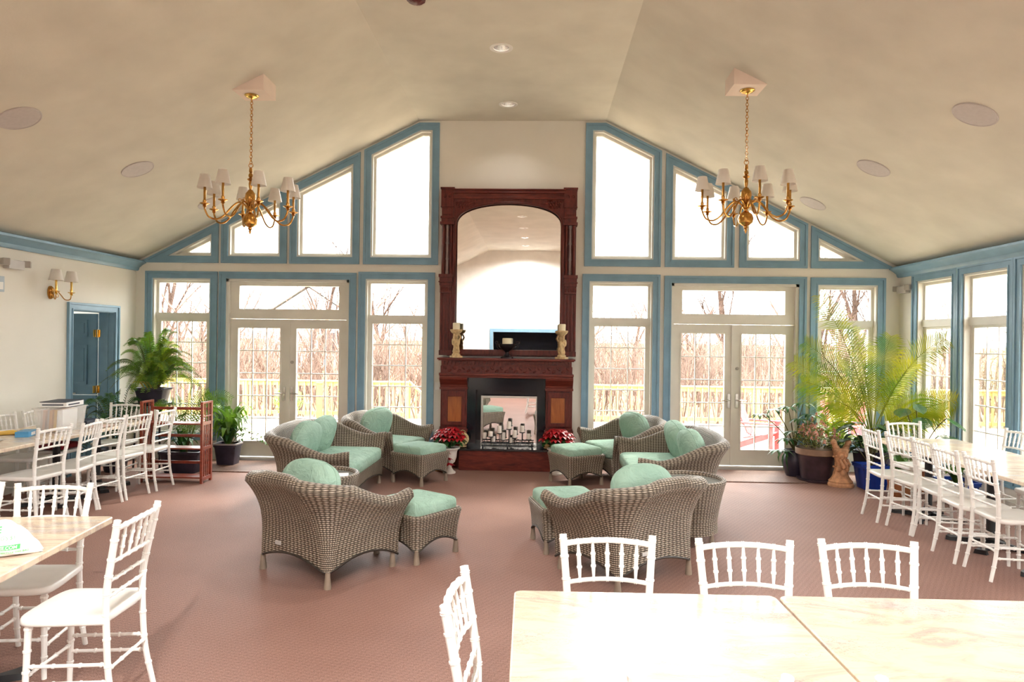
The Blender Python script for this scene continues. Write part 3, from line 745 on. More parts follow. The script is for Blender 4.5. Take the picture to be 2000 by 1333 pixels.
    m = MB(); m.ell((0, .045, .385), a0 - .035, d / 2 - .01, .085, 40, 14, .38, .22); m.build('seat_cushion', M['cush'], t, smooth=1.2)
    for i in range(n):
        cx = (i - (n - 1) / 2) * (2 * a0 - .24) / n
        rw = (2 * a0 - .20) / n / 2 + (.02 if n > 1 else 0)
        Mx = Matrix.Rotation(radians(-17), 3, 'X') @ Matrix.Rotation(radians((4, -6)[i] if n > 1 else 2), 3, 'Y')
        m = MB(); m.ell((cx, y0 + .145 + (.02 if i else 0), .625 + (.012 if i else 0)), rw, .125, .235, 36, 16, .72, .8, Mx)
        b = m.build('back_cushion', M['cush'], t, smooth=1.5)
        m = MB(); pts = []
        for k in range(40):
            a = 2 * pi * k / 40; sg = lambda x, e: (1 if x >= 0 else -1) * abs(x) ** e
            q = Mx @ Vector(((rw * 1.0) * sg(cos(a), .72), 0, .236 * sg(sin(a), .72))); pts.append((cx + q.x, y0 + .145 + (.02 if i else 0) + q.y, .625 + (.012 if i else 0) + q.z))
        m.tube(pts, .005, 6, closed=True); m.build('piping', M['cush'], b)
    return t
M['straw2'] = plain('grey_tan_leg', (.26, .20, .15, 1), .5, 0, .4, .1, 10)
GA = 'wicker armchairs with sage cushions'
A = wicker_seat('wicker_armchair', 'wicker armchair nearest on the left, its woven back turned to the viewer', 'armchair', .80, .70, GA)
A.location = (-1.595, 5.37, 0); A.rotation_euler = (0, 0, radians(-33))
dup(A, (.69, 5.45, 0), radians(37), 'wicker armchair nearest on the right, behind the white front chairs')
dup(A, (-1.96, 9.24, 0), radians(-112), 'wicker armchair at the back left, by the window beside the fireplace')
dup(A, (1.11, 9.22, 0), radians(113), 'wicker armchair at the back right, by the window beside the fireplace')
GL = 'wicker loveseats with sage cushions'
L2 = wicker_seat('wicker_loveseat', 'wicker loveseat on the left with two slumped sage back cushions', 'loveseat', 1.42, .78, GL, .85, .585, 2)
L2.location = (-2.30, 7.88, 0); L2.rotation_euler = (0, 0, radians(-91))
dup(L2, (1.42, 7.85, 0), radians(91), 'wicker loveseat on the right with sage cushions, back to the right row')
def ottoman(label):
    t = thing('wicker_ottoman', label, 'ottoman', group='wicker ottomans with sage cushions')
    h = .25; n = 64; P = []; UV = []
    def ol(o, r): return rrect(-h - o, h + o, -h - o, h + o, r, 15)
    base = ol(0, .05); per = [0]
    for p, q in zip(base, base[1:]): per.append(per[-1] + math.hypot(q[0] - p[0], q[1] - p[1]))
    per = [i * 2.0 / 64 for i in range(65)]
    # resample evenly
    def rs(Q, N=64):
        Q = Q + [Q[0]]; L = [0]
        for p, q in zip(Q, Q[1:]): L.append(L[-1] + math.hypot(q[0] - p[0], q[1] - p[1]))
        out = []; k = 0
        for i in range(N + 1):
            s = L[-1] * i / N
            while k < len(Q) - 2 and L[k + 1] < s: k += 1
            f = (s - L[k]) / max(1e-9, L[k + 1] - L[k]); out.append((Q[k][0] + (Q[k + 1][0] - Q[k][0]) * f, Q[k][1] + (Q[k + 1][1] - Q[k][1]) * f))
        return out
    lows = []
    for p in rs(base):
        f = (min(abs(p[0]), abs(p[1])) / h); lows.append(.085 + .085 * max(0, cos(f * pi / 2)) ** .9)
    for kind, f in [('o', i / 10) for i in range(11)] + [('r', i / 5) for i in range(1, 6)]:
        o = .028 * f ** 2 if kind == 'o' else .028 - .022 + .022 * cos(pi * f); row = []; ur = []
        for j, (x, y) in enumerate(rs(ol(o, .05))):
            z = lows[j] + (.36 - lows[j]) * f if kind == 'o' else .36 + .022 * sin(pi * f); row.append((x, y, z)); ur.append((per[j], z + (0 if kind == 'o' else .03 * f)))
        P.append(row); UV.append(ur)
    m = MB(); m.grid(P, UV); m.grid([[(-h, -h, .345), (h, -h, .345)], [(-h, h, .345), (h, h, .345)]], [[(0, 0), (.5, 0)], [(0, .5), (.5, .5)]])
    m.build('wicker_frame', M['wick'], t, smooth=1, fix=False)
    m = MB(); m.tube([(x, y, z) for (x, y), z in zip(rs(base), lows)], .008, 6); m.build('edge_braid', M['wick2'], t)
    for sx in (-1, 1):
        for sy in (-1, 1): MB().lathe([(.025, 0), (.026, .012), (.019, .08), (.018, .11)], 12, (sx * (h - .02), sy * (h - .02), 0)).build('leg', M['straw2'], t)
    MB().ell((0, 0, .405), h - .0, h - .0, .072, 40, 14, .42, .22).build('cushion', M['cush'], t, smooth=1.2)
    return t
O = ottoman('wicker ottoman in front of the near left armchair'); O.location = (-.985, 5.80, 0); O.rotation_euler = (0, 0, radians(-35))
dup(O, (.26, 6.12, 0), radians(14), 'wicker ottoman peeking out left of the near right armchair')
dup(O, (-1.45, 8.72, 0), radians(-32), 'wicker ottoman by the left poinsettia, before the back left armchair')
dup(O, (.50, 8.82, 0), radians(29), 'wicker ottoman by the right poinsettia, before the back right armchair')
def side_table(label):
    t = thing('wicker_side_table', label, 'side table', group='round wicker side tables')
    pr = [(.27, .10), (.265, .2), (.28, .3), (.305, .42), (.33, .52), (.338, .548)] + [(.318 + .02 * cos(a), .55 + .02 * sin(a)) for a in (.3, .9, 1.57, 2.2, 2.9)] + [(.296, .535)]
    n = 64; P = [[(r * cos(2 * pi * k / n), r * sin(2 * pi * k / n), z) for k in range(n + 1)] for r, z in pr]
    v = 0; UV = []
    for i, (r, z) in enumerate(pr):
        if i: v += math.hypot(r - pr[i - 1][0], z - pr[i - 1][1])
        UV.append([(.036 * 54 * k / n, v) for k in range(n + 1)])
    MB().grid(P, UV).build('wicker_drum', M['wick'], t, smooth=1, fix=False)
    MB().lathe([(.30, .518), (.30, .526)], 48).build('woven_top', M['wick2'], t)
    MB().lathe([(.296, .528), (.296, .536)], 48).build('glass_top', M['gtop'], t)
    for k in range(4): a = pi / 4 + k * pi / 2; MB().lathe([(.024, 0), (.025, .012), (.018, .08), (.017, .13)], 12, (.255 * cos(a), .255 * sin(a), 0)).build('leg', M['straw2'], t)
    return t
def gtopm():
    t = NT('tinted_table_glass'); f = t.noise(t.obj(), 3, 2); return t.fin(t.ramp(f, [(.3, (.20, .22, .21, 1)), (.7, (.26, .28, .27, 1))]), .04, 0, .6)
M['gtop'] = gtopm()
T = side_table('round wicker side table on the left, a white leaflet on its glass top'); T.location = (-1.93, 6.24, 0)
dup(T, (1.36, 6.36, 0), 0, 'round wicker side table on the right, behind the near right armchair')
tag(MB().obox((-1.80, 6.28, .5385), .21, .15, .004, .25).build('leaflet', M['paper'], smooth=0), 'white leaflet lying on the left round wicker side table', 'leaflet')
LAMP = 22.0
# ================================================================ FIREPLACE
C = -.427
fp = thing('fireplace', 'tall carved mahogany fireplace with arched overmantel mirror in the middle of the gable wall', 'fireplace', (C, YB, 0))
def both(fn_):                                 # build mirrored left/right in local coords
    for s in (-1, 1): fn_(s)
def bx(m, s, a, b, y0, y1, z0, z1): return m.box(min(s * a, s * b), max(s * a, s * b), y0, y1, z0, z1)
AR = [(.748 * cos(pi * i / 28), 3.40 + .316 * sin(pi * i / 28) ** .8) for i in range(29)]
# overmantel
m = MB(); n = len(AR)
zt = 3.765
for (x0, z0), (x1, z1) in zip(AR, AR[1:]): m.prism([(x1, z1), (x0, z0), (x0, zt), (x1, zt)], lambda u, d, w: (u, -d, w), .06, .15)
for s in (-1, 1): m.box(min(s * .748, s * .785), max(s * .748, s * .785), -.15, -.06, 1.60, zt)
m.box(-.785, .785, -.15, -.06, 1.572, 1.644)
m.build('arched_frame', M['mahog'], fp, smooth=.5)
m = MB(); m.tube([(x, -.155, z) for x, z in [(.748, 1.65)] + AR + [(-.748, 1.65)]], .013, 8); m.build('arch_bead', M['mahog'], fp)
for s in (-1, 1):                              # carved spandrel leaves
    m = MB(); rnd = random.Random(3)
    for i in range(9):
        f = i / 8; u = .735 - .27 * f; w = 3.735 - .004 * i; hgt = .10 * (1 - f) + .012
        for q in range(1 + int(hgt / .04)): m.ell((s * (u - .012 * q), -.151, w - .038 * q), .022, .010, .014, 8, 6, M=Matrix.Rotation(s * (.5 + .4 * q), 3, 'Y'))
    m.build('carved_spandrel', M['mahog'], fp)
MB().prism([(.752, 1.64)] + [(x * 1.005, z + .004) for x, z in AR] + [(-.752, 1.64)], lambda u, d, w: (u, -d, w), .075, .085).build('mirror_glass', M['mirror'], fp, smooth=0)
MB().box(-.86, .86, -.06, -.002, 1.55, 3.80).build('back_board', M['mahog'], fp, smooth=0)
m = MB(); m.box(-.80, .80, -.17, -.002, 3.765, 3.80); m.box(-.80, .80, -.155, -.002, 3.80, 3.845); m.box(-.80, .80, -.175, -.002, 3.845, 3.865); m.box(-.80, .80, -.16, -.002, 3.865, 3.89); m.box(-.80, .80, -.185, -.002, 3.89, 3.905)
m.build('top_cornice', M['mahogh'], fp, smooth=0, bevel=.004)
for s in (-1, 1):
    m = MB(); bx(m, s, .775, .955, -.17, -.002, 3.66, 3.90); bx(m, s, .765, .965, -.185, -.002, 3.90, 3.925); bx(m, s, .785, .945, -.165, -.002, 3.52, 3.645); bx(m, s, .77, .96, -.175, -.002, 3.645, 3.66)
    bx(m, s, .81, .92, -.178, -.165, 3.545, 3.62); bx(m, s, .77, .96, -.18, -.002, 3.49, 3.52); bx(m, s, .78, .95, -.17, -.002, 3.44, 3.49); bx(m, s, .765, .965, -.185, -.002, 3.40, 3.44)
    m.ell((s * .83, -.172, 3.80), .02, .012, .02, 8, 6); m.ell((s * .90, -.172, 3.80), .02, .012, .02, 8, 6)
    m.build('corner_block', M['mahog'], fp, smooth=.5, bevel=.003)
    m = MB(); bx(m, s, .79, .95, -.10, -.002, 2.70, 3.40); m.build('column_back', M['mahog'], fp, smooth=0)
    for k, x in enumerate((.812, .866, .92)):
        MB().lathe([(.022, 2.705), (.024, 2.73), (.019, 2.76), (.019, 2.90), (.024, 2.92), (.02, 2.94), (.017, 3.05), (.017, 3.12), (.024, 3.14), (.019, 3.17), (.017, 3.34), (.024, 3.37), (.024, 3.398)], 12, (s * x, -.125, 0)).build('colonnette', M['mahog'] if k != 1 else M['ash'], fp) if 'ash' in M else None
    m = MB(); bx(m, s, .775, .975, -.20, -.002, 2.655, 2.70); bx(m, s, .785, .965, -.185, -.002, 2.60, 2.655); bx(m, s, .775, .975, -.205, -.002, 2.585, 2.60); bx(m, s, .785, .965, -.18, -.002, 2.54, 2.585); bx(m, s, .79, .96, -.165, -.002, 2.44, 2.54)
    for i in range(4): m.ell((s * (.81 + .045 * i), -.167, 2.49), .016, .012, .03, 8, 6)
    m.build('capital', M['mahog'], fp, smooth=.5, bevel=.003)
    m = MB(); bx(m, s, .785, .96, -.13, -.002, 1.56, 2.44)
    for x in (.80, .845, .90, .945): bx(m, s, x - .012, x + .012, -.148, -.13, 1.64, 2.43)
    bx(m, s, .78, .965, -.155, -.002, 1.56, 1.63); m.build('reeded_pilaster', M['mahog'], fp, smooth=0, bevel=.004)
# mantel
m = MB(); m.box(-.945, .945, -.44, -.002, 1.505, 1.528); m.box(-.93, .93, -.42, -.002, 1.492, 1.505); m.build('mantel_shelf', M['mahogh'], fp, smooth=0, bevel=.004)
m = MB(); m.box(-.90, .90, -.34, -.002, 1.418, 1.492)
for i in range(34): x = -.875 + 1.75 * i / 33; m.prism([(x - .02, 1.485), (x - .012, 1.44), (x, 1.428), (x + .012, 1.44), (x + .02, 1.485)], lambda u, d, w: (u, -d, w), .34, .37)
m.build('dentil_course', M['mahogh'], fp, smooth=0)
m = MB(); m.box(-.91, .91, -.33, -.002, 1.318, 1.418)
for i in range(27):
    x = -.85 + 1.7 * i / 26; m.ell((x, -.33, 1.368 + .018 * (-1) ** i), .028, .014, .016, 8, 6, M=Matrix.Rotation(.6 * (-1) ** i, 3, 'Y'))
m.build('carved_frieze', M['mahog'], fp)
m = MB(); m.box(-.93, .93, -.36, -.002, 1.285, 1.318); m.box(-.925, .925, -.345, -.002, 1.255, 1.285); m.build('frieze_moulding', M['mahogh'], fp, smooth=0, bevel=.006)
for s in (-1, 1):
    m = MB(); pr = [(.002, 1.255), (.34, 1.255), (.335, 1.23), (.29, 1.185), (.25, 1.15), (.245, 1.115), (.002, 1.115)]
    m.prism(pr, lambda u, d, w: (d, -u, w), min(s * .545, s * .925), max(s * .545, s * .925)); bx(m, s, .54, .93, -.265, -.002, 1.085, 1.115)
    m.build('bracket', M['mahogh'], fp, smooth=.5)
    m = MB(); bx(m, s, .55, .92, -.22, -.002, .56, 1.085)
    m.ring(rect(min(s * .58, s * .89), max(s * .58, s * .89), .585, 1.06), rect(min(s * .625, s * .815 + .0), max(s * .625, s * .815), .635, .985), lambda u, d, w: (u, -d, w), .218, .25)
    bx(m, s, .545, .925, -.26, -.002, .53, .56); bx(m, s, .535, .935, -.28, -.002, .49, .53); m.build('pilaster', M['mahog'], fp, smooth=0, bevel=.004)
    m = MB(); bx(m, s, .625, .815, -.232, -.218, .635, .985); m.build('burl_panel', M['burl'], fp, smooth=0)
    m = MB(); bx(m, s, .54, .93, -.275, -.002, 0, .49); m.build('plinth', M['mahog'], fp, smooth=0, bevel=.004)
m = MB(); m.ring(rect(-.545, .545, .296, 1.255), rect(-.43, .43, .30, 1.08), lambda u, d, w: (u, -d, w), .05, .20); m.box(-.44, .44, -.06, -.004, .296, 1.10)
m.build('granite_surround', M['granite'], fp, smooth=0)
m = MB(); m.box(-.628, .628, -.47, -.276, 0, .268); m.box(-.54, .54, -.30, -.002, 0, .268); m.build('hearth_base', M['mahogh'], fp, smooth=0, bevel=.004)
m = MB(); m.box(-.64, .64, -.485, -.281, .268, .296); m.box(-.537, .537, -.30, -.002, .268, .296); m.build('hearth_slab', M['granite'], fp, smooth=0, bevel=.003)
# framed mirror standing in the firebox
t = thing('firebox_mirror', 'rectangular mirror with thin silver rim standing in the black fireplace opening', 'mirror', (C + .045, YB - .16, .2975))
fnm = lambda u, d, w: (u, -d, w)
m = MB(); m.ring(rect(-.40, .40, 0, .70), rect(-.37, .37, .03, .67), fnm, -.004, .014); m.build('frame', M['chrome'], t, smooth=0)
MB().prism(rect(-.375, .375, .025, .675), fnm, 0, .006).build('mirror_glass', M['mirror'], t, smooth=0)
# candelabra
t = thing('candelabra', 'black wrought iron candelabra in the hearth', 'candelabra', (C + .03, YB - .33, .2965))
m = MB()
for z, y in ((.03, 0), (.06, 0)): m.tube([(-.36, y, z), (.36, y, z)], .008, 8)
for i in range(10):
    x = -.34 + .068 * i; m.tube([(x + .025 * cos(a), 0, .045 + .025 * sin(a)) for a in [2 * pi * k / 12 for k in range(12)]], .004, 5, closed=True)
for x in (-.34, .34, 0): m.tube([(x, -.07, .005), (x, 0, .04), (x, .07, .005)], .008, 6)
cand = [(-.32, .11, .085), (-.23, .15, .07), (-.20, .07, .075), (-.11, .20, .10), (-.06, .10, .10), (.02, .26, .10), (.05, .06, .07), (.10, .14, .10), (.20, .21, .085), (.29, .12, .075)]
for i, (x, z, h) in enumerate(cand):
    yy = (.03, -.035)[i % 2]; m.tube([(x, 0, .06), (x, yy, .08), (x, yy, z)], .006, 6); m.lathe([(.012, z - .012), (.038, z - .004), (.040, z + .006)], 12, (x, yy, 0))
m.build('iron_frame', M['black'], t)
dsc = ['low at the far left end of', 'second from the left, middle height in', 'low in front on the left of', 'tall, left of the middle of', 'short, just left of the middle of', 'tallest one, in the middle of', 'lowest one, front middle of', 'middle height, right of the centre of', 'tall, on the right of', 'short, at the right end of']
for i, (x, z, h) in enumerate(cand):
    yy = (.03, -.035)[i % 2]; o = thing('pillar_candle', 'white pillar candle ' + dsc[i] + ' the black candelabra', 'candle', (C + .03 + x, YB - .33 + yy, .2965 + z + .0065), group='candles in the hearth candelabra')
    MB().lathe([(.030, 0), (.031, h - .008), (.027, h), (.02, h - .004)], 16).build('wax', M['candlew'], o); MB().tube([(0, 0, h - .006), (.002, 0, h + .008)], .0018, 5).build('wick', M['black'], o)
for x, l, a in ((-1.01, 'round woven straw plate with a loop handle at the left of the hearth', .25), (.135, 'round woven straw plate standing at the right of the hearth', -1.0)):
    t = thing('woven_plate', l, 'straw ornament', (x, YB - .385, .297), a)
    pr = [(.004, .0), (.03, .010), (.055, .006), (.075, .012), (.088, .004)]
    m = MB(); m.grid([[(r * cos(2 * pi * k / 36), -z + (r * sin(2 * pi * k / 36) + .10) * .16, .118 + r * sin(2 * pi * k / 36)) for k in range(36)] for r, z in pr] + [[(r * cos(2 * pi * k / 36), .012 + (r * sin(2 * pi * k / 36) + .10) * .16, .118 + r * sin(2 * pi * k / 36)) for k in range(36)] for r in (.088, .004)], cv=True)
    m.build('plate', M['straw'], t); MB().ell((0, .015, .014), .055, .045, .014, 18, 8).build('foot', M['straw'], t)
    MB().tube([(-.05, .03, .19), (-.03, .035, .222), (0, .037, .235), (.03, .035, .222), (.05, .03, .19)], .005, 6).build('loop_handle', M['straw'], t)
# mantel ornaments
for x, l, a in ((-1.128, 'cream sculpted figure candle holder at the left end of the mantel', .4), (.334, 'cream sculpted figure candle holder at the right end of the mantel', -.5)):
    t = thing('candle_holder', l, 'candle holder', (x, YB - .30, 1.529), a)
    MB().box(-.075, .075, -.06, .06, 0, .028).lathe([(.062, .028), (.058, .05), (.04, .065)], 16).build('base', M['stone'], t, smooth=.5, bevel=.004)
    m = MB(); m.lathe([(.042, .06), (.05, .09), (.036, .14), (.042, .18), (.035, .23), (.030, .27)], 20, fl=5, amp=.12)
    m.ell((-.004, -.018, .285), .028, .028, .033, 12, 8); m.ell((.004, -.04, .20), .03, .022, .045, 12, 8); m.ell((.012, -.045, .13), .022, .02, .05, 10, 8); m.ell((-.02, -.042, .115), .022, .02, .045, 10, 8)
    m.tube([(-.035, -.02, .24), (-.05, -.04, .28), (-.04, -.02, .325)], [.014, .012, .011], 8); m.tube([(.035, -.02, .24), (.05, -.04, .28), (.04, -.02, .325)], [.014, .012, .011], 8); m.ell((.04, .02, .22), .02, .03, .05, 10, 8); m.ell((-.04, .02, .22), .02, .03, .05, 10, 8)
    m.build('figure', M['stone'], t, smooth=1.2); MB().lathe([(.03, .30), (.05, .335), (.072, .352), (.085, .375), (.085, .392), (.07, .392)], 24).build('dish', M['stone'], t)
    o = thing('pillar_candle', 'ivory candle on the ' + ('left' if x < 0 else 'right') + ' mantel figure', 'candle', (x, YB - .30, 1.529 + .393), group='ivory mantel candles')
    MB().lathe([(.050, 0), (.051, .082), (.045, .09), (.03, .084)], 20).build('wax', M['candle'], o); MB().tube([(0, 0, .08), (.002, 0, .10)], .002, 5).build('wick', M['black'], o)
t = thing('pedestal_bowl', 'dark footed bowl with scroll handles in the middle of the mantel', 'bowl', (C + .005, YB - .30, 1.529))
MB().lathe([(.085, 0), (.085, .015), (.05, .03), (.026, .06), (.022, .085), (.04, .105), (.08, .13), (.11, .165), (.118, .20), (.105, .20), (.08, .15)], 28, fl=10, amp=.03).build('bowl', M['bronze'], t)
for s in (-1, 1): MB().tube(curve([(s * .10, 0, .17), (s * .14, 0, .19), (s * .165, 0, .215), (s * .15, 0, .235), (s * .13, 0, .215), (s * .145, 0, .17), (s * .12, 0, .13), (s * .08, 0, .125)], 4), .008, 6).build('handle', M['bronze'], t)
o = thing('pillar_candle', 'wide ivory candle in the dark footed mantel bowl', 'candle', (C + .005, YB - .30, 1.529 + .155)); MB().lathe([(.064, 0), (.066, .11), (.06, .125), (.035, .115)], 24).build('wax', M['candle'], o)
for k in (-1, 0, 1): MB().tube([(k * .02, .01 * k, .11), (k * .02, .01 * k, .13)], .002, 5).build('wick', M['black'], o)
t = thing('wall_switch', 'small white switch plate on the wall left of the fireplace', 'light switch', (-1.425, YB, 1.11)); MB().box(-.035, .035, -.008, 0, -.058, .058).build('plate', M['white'], t, smooth=0, bevel=.003); MB().box(-.012, .012, -.013, -.008, -.025, .025).build('rocker', M['white'], t, smooth=0)

# ================================================================ CEILING FITTINGS
def chandelier(cx, cy, x0, x1, y0, y1, off, label, blabel):
    zb = min(zc(x0), zc(x1)) + .003
    P = [(x0, zb), (x1, zb), (x1, zc(x1) + .02), (x0, zc(x0) + .02)]
    bl = MB().prism(P, lambda u, d, w: (u, d, w), y0, y1).build('ceiling_block', M['pinkw'], smooth=0)
    tag(bl, blabel, 'ceiling block')
    t = thing('chandelier', label, 'chandelier', (cx, cy, zb), group='brass chandeliers'); Z = lambda z: z - 4.262
    B = M['brass']
    MB().lathe([(.070, -.001), (.072, -.008), (.06, -.014), (.055, -.022), (.03, -.030), (.012, -.04)], 28).build('canopy', M['brassb'], t)
    m = MB(); n = 22; zt, zl = Z(4.225), Z(3.56); st = (zt - zl) / n
    for i in range(n):
        zc_ = zt - st * (i + .5); pts = []
        for k in range(12):
            a = 2 * pi * k / 12; u = .0125 * cos(a); w = (st * .64) * sin(a); pts.append((u, 0, zc_ + w) if i % 2 else (0, u, zc_ + w))
        m.tube(pts, .0036, 5, closed=True)
    m.build('chain', B, t)
    m = MB(); m.tube([(.022 * cos(a), 0, Z(3.545) + .022 * sin(a)) for a in [2 * pi * k / 16 for k in range(16)]], .004, 6, closed=True); m.build('hanging_ring', B, t)
    pr = [(.006, 3.525), (.016, 3.515), (.018, 3.48), (.010, 3.47), (.022, 3.45), (.022, 3.43), (.012, 3.42), (.035, 3.405), (.03, 3.395), (.014, 3.385), (.02, 3.36), (.018, 3.33), (.012, 3.30), (.026, 3.29), (.03, 3.28), (.05, 3.255), (.055, 3.22), (.045, 3.17), (.024, 3.145), (.016, 3.135), (.032, 3.125), (.034, 3.09), (.02, 3.08), (.018, 3.065), (.03, 3.055), (.062, 3.03), (.076, 2.99), (.066, 2.945), (.035, 2.92), (.018, 2.912), (.022, 2.895), (.012, 2.885), (.014, 2.87), (.004, 2.842)]
    MB().lathe([(r, Z(z)) for r, z in pr], 24).build('stem', B, t)
    for k in range(8):
        a = off + k * pi / 4; d = Vector((cos(a), sin(a), 0)); q = lambda r, z: tuple(d * r + Vector((0, 0, Z(z))))
        m = MB(); m.tube(curve([q(.03, 3.105), q(.07, 3.15), q(.12, 3.155), q(.18, 3.10), (q(.25, 3.01)), q(.32, 2.968), q(.39, 2.985), q(.425, 3.05), q(.43, 3.085)], 5), .0092, 8)
        m.tube(curve([q(.10, 3.155), q(.115, 3.185), q(.095, 3.195), q(.085, 3.175)], 4), .004, 6)
        ar = m.build('arm', B, t)
        c = tuple(d * .43)
        MB().lathe([(.008, Z(3.07)), (.020, Z(3.085)), (.014, Z(3.095)), (.045, Z(3.108)), (.046, Z(3.114)), (.014, Z(3.116)), (.018, Z(3.14)), (.012, Z(3.15)), (.012, Z(3.285))], 16, c).build('candle_cup', M['brass'], ar)
        m = MB(); m.lathe([(.072, Z(3.262)), (.044, Z(3.40)), (.0425, Z(3.40)), (.0705, Z(3.262))], 40, c, 20, .012, cap=False); m.build('lamp_shade', M['shade'], ar, smooth=1.2)
    return t
M['pinkw'] = plain('pale_ceiling_block_paint', (.80, .67, .58, 1), .7, 0, .2, .03, 4)
chandelier(-2.945, 7.05, -3.085, -2.76, 6.885, 7.215, radians(-12.5), 'brass eight arm chandelier hanging on the left with pleated white shades', 'pale square block on the left slope carrying the left chandelier')
chandelier(2.045, 7.03, 1.87, 2.195, 6.865, 7.195, 0, 'brass eight arm chandelier hanging on the right with pleated white shades', 'pale square block on the right slope carrying the right chandelier')
sp = [(-4.385, 5.75, 'round ceiling speaker on the left slope at the left edge'), (-4.385, 7.50, 'round ceiling speaker on the left slope between the left edge and the chandelier'), (-4.42, 9.28, 'round ceiling speaker on the left slope behind the left chandelier'),
      (3.49, 5.77, 'round ceiling speaker on the right slope nearest the right edge'), (3.50, 7.50, 'round ceiling speaker on the right slope, second from the right edge'), (3.55, 9.25, 'round ceiling speaker on the right slope beside the right chandelier shades')]
for x, y, l in sp:
    t = thing('ceiling_speaker', l, 'ceiling speaker', (x, y, zc(x)), group='ceiling speakers'); a = math.atan(SL) * (-1 if x < XC else 1); t.rotation_euler = (0, a, 0)
    MB().lathe([(.172, .002), (.172, -.006), (.165, -.010), (.158, -.007), (.158, .002)], 40).build('rim', M['grille'], t); MB().lathe([(.158, -.002), (.158, -.006), (.10, -.008), (.01, -.009)], 40).build('grille', M['grille'], t)
CL = ['farther round recessed downlight just in front of the gable wall', 'nearer round recessed downlight in the flat ridge ceiling'] + ['recessed downlight of the ridge above the seating, out of the frame', 'recessed downlight of the ridge above the front chairs, out of the frame', 'recessed downlight of the ridge above the front tables, out of the frame', 'recessed downlight of the ridge above the viewer, out of the frame', 'recessed downlight of the ridge behind the viewer, out of the frame', 'recessed downlight of the ridge by the wide doorway, out of the frame']
for k, (y, l) in enumerate(zip(CANS, CL)):
    t = thing('recessed_light', l, 'downlight', (-.43, y, ZR), group='recessed downlights')
    MB().lathe([(.083, .004), (.083, -.002), (.09, -.006), (.124, -.006), (.126, 0)], 36, cap=False).build('trim_ring', M['white'], t); MB().lathe([(.084, -.002), (.075, .04), (.055, .09)], 36, cap=False).build('reflector', M['chrome'], t)
    MB().lathe([(.056, .088), (.03, .075), (.005, .07)], 24).build('bulb', M['lens'], t)
    ld = bpy.data.lights.new('downlight_lamp', 'SPOT'); ld.energy = LAMP * (.04 if k < 2 else .5 if k < 3 else .42 if k < 6 else 3.0); ld.spot_size = radians(125 if k < 6 else 160); ld.spot_blend = .6; ld.shadow_soft_size = .05; ld.color = (1, .97, .93)  # out-of-frame lamps are added to brighten the foreground and mirrored back wall
    lo = bpy.data.objects.new('downlight_lamp', ld); COL.objects.link(lo); lo.parent = t; lo.location = (0, 0, -.012)
t = thing('ceiling_fixture', 'small dark red ribbed fixture on the flat ceiling, cut by the top edge', 'ceiling fixture', (-1.135, 6.29, ZR))
MB().lathe([(.05, 0), (.055, -.012), (.04, -.02), (.03, -.03)], 24).build('mount', M['black'], t)
MB().lathe([(.03, -.024), (.075, -.034), (.088, -.055), (.08, -.085), (.05, -.105), (.02, -.113), (.004, -.114)], 48, (0, 0, 0), 12, .05).build('ribbed_dome', M['redw'], t)
# wall fittings
t = thing('wall_sconce', 'brass two light wall sconce with pleated shades beside the blue door', 'sconce', (XL, 8.20, 2.285))
MB().prism([(.045 * cos(a), (.075 if sin(a) > 0 else .085) * sin(a)) for a in [2 * pi * k / 28 for k in range(28)]], lambda u, d, w: (d, u, w), 0, .018).ell((.018, 0, .02), .03, .036, .05, 18, 10).ell((.02, 0, -.03), .03, .03, .05, 18, 10).build('back_plate', M['brass'], t)
for s in (-1, 1):
    q = lambda r, z: (.02 + r * .95, s * r * .85, z)
    ar = MB().tube(curve([q(.0, .01), q(.04, .02), q(.075, -.03), q(.11, -.085), q(.15, -.08), q(.16, -.02)], 5), .006, 8).tube(curve([q(.03, -.01), q(.055, -.035), q(.05, -.06), q(.035, -.05)], 4), .004, 6).build('arm', M['brass'], t)
    c = q(.16, 0)
    MB().lathe([(.007, -.035), (.018, -.02), (.012, -.01), (.04, .0), (.041, .006), (.012, .008), (.016, .035), (.012, .045), (.012, .145)], 16, (c[0], c[1], 0)).build('candle_cup', M['brassb'], ar)
    MB().lathe([(.078, .13), (.05, .26), (.0485, .26), (.0765, .13)], 40, (c[0], c[1], 0), 20, .012, cap=False).build('lamp_shade', M['shade'], ar, smooth=1.2)
def emerg(name, loc, rz, label):
    t = thing(name, label, 'emergency light', loc, rz)
    MB().box(-.12, .12, 0, .07, -.05, .05).build('housing', M['grey'], t, smooth=0, bevel=.006)
    for s in (-1, 1): 
        Mx = Matrix.Rotation(s * .5, 3, 'Z'); m = MB(); m.obox((s * .165, .06, .02), .075, .07, .075, s * -.5); m.build('lamp_head', M['grey2'], t, smooth=0, bevel=.008)
emerg('emergency_light', (XL, 7.58, 2.545), radians(-90), 'white twin head emergency light high on the left wall by the left edge')
emerg('emergency_light', (XR, 9.83, 2.545), radians(90), 'twin head emergency light in the right corner under the crown moulding')
t = thing('wall_plate', 'pale blue wall plate cut by the left edge beneath the emergency light', 'wall plate', (XL, 7.36, 2.32)); MB().box(0, .02, -.10, .10, -.085, .085).build('plate', M['pale'], t, smooth=0, bevel=.004); MB().box(0, .026, -.075, .075, -.06, .02).build('panel', M['white'], t, smooth=0)
# entry mats
for x0, x1, l in ((-4.62, -2.62, 'brown entry mat before the left french doors'), (1.78, 3.47, 'brown entry mat before the right french doors')):
    tag(MB().prism(rrect(x0, x1, 9.06, 9.90, .02), lambda u, d, w: (u, w, d), .0005, .012).build('door_mat', M['mat'], smooth=.5), l, 'door mat')
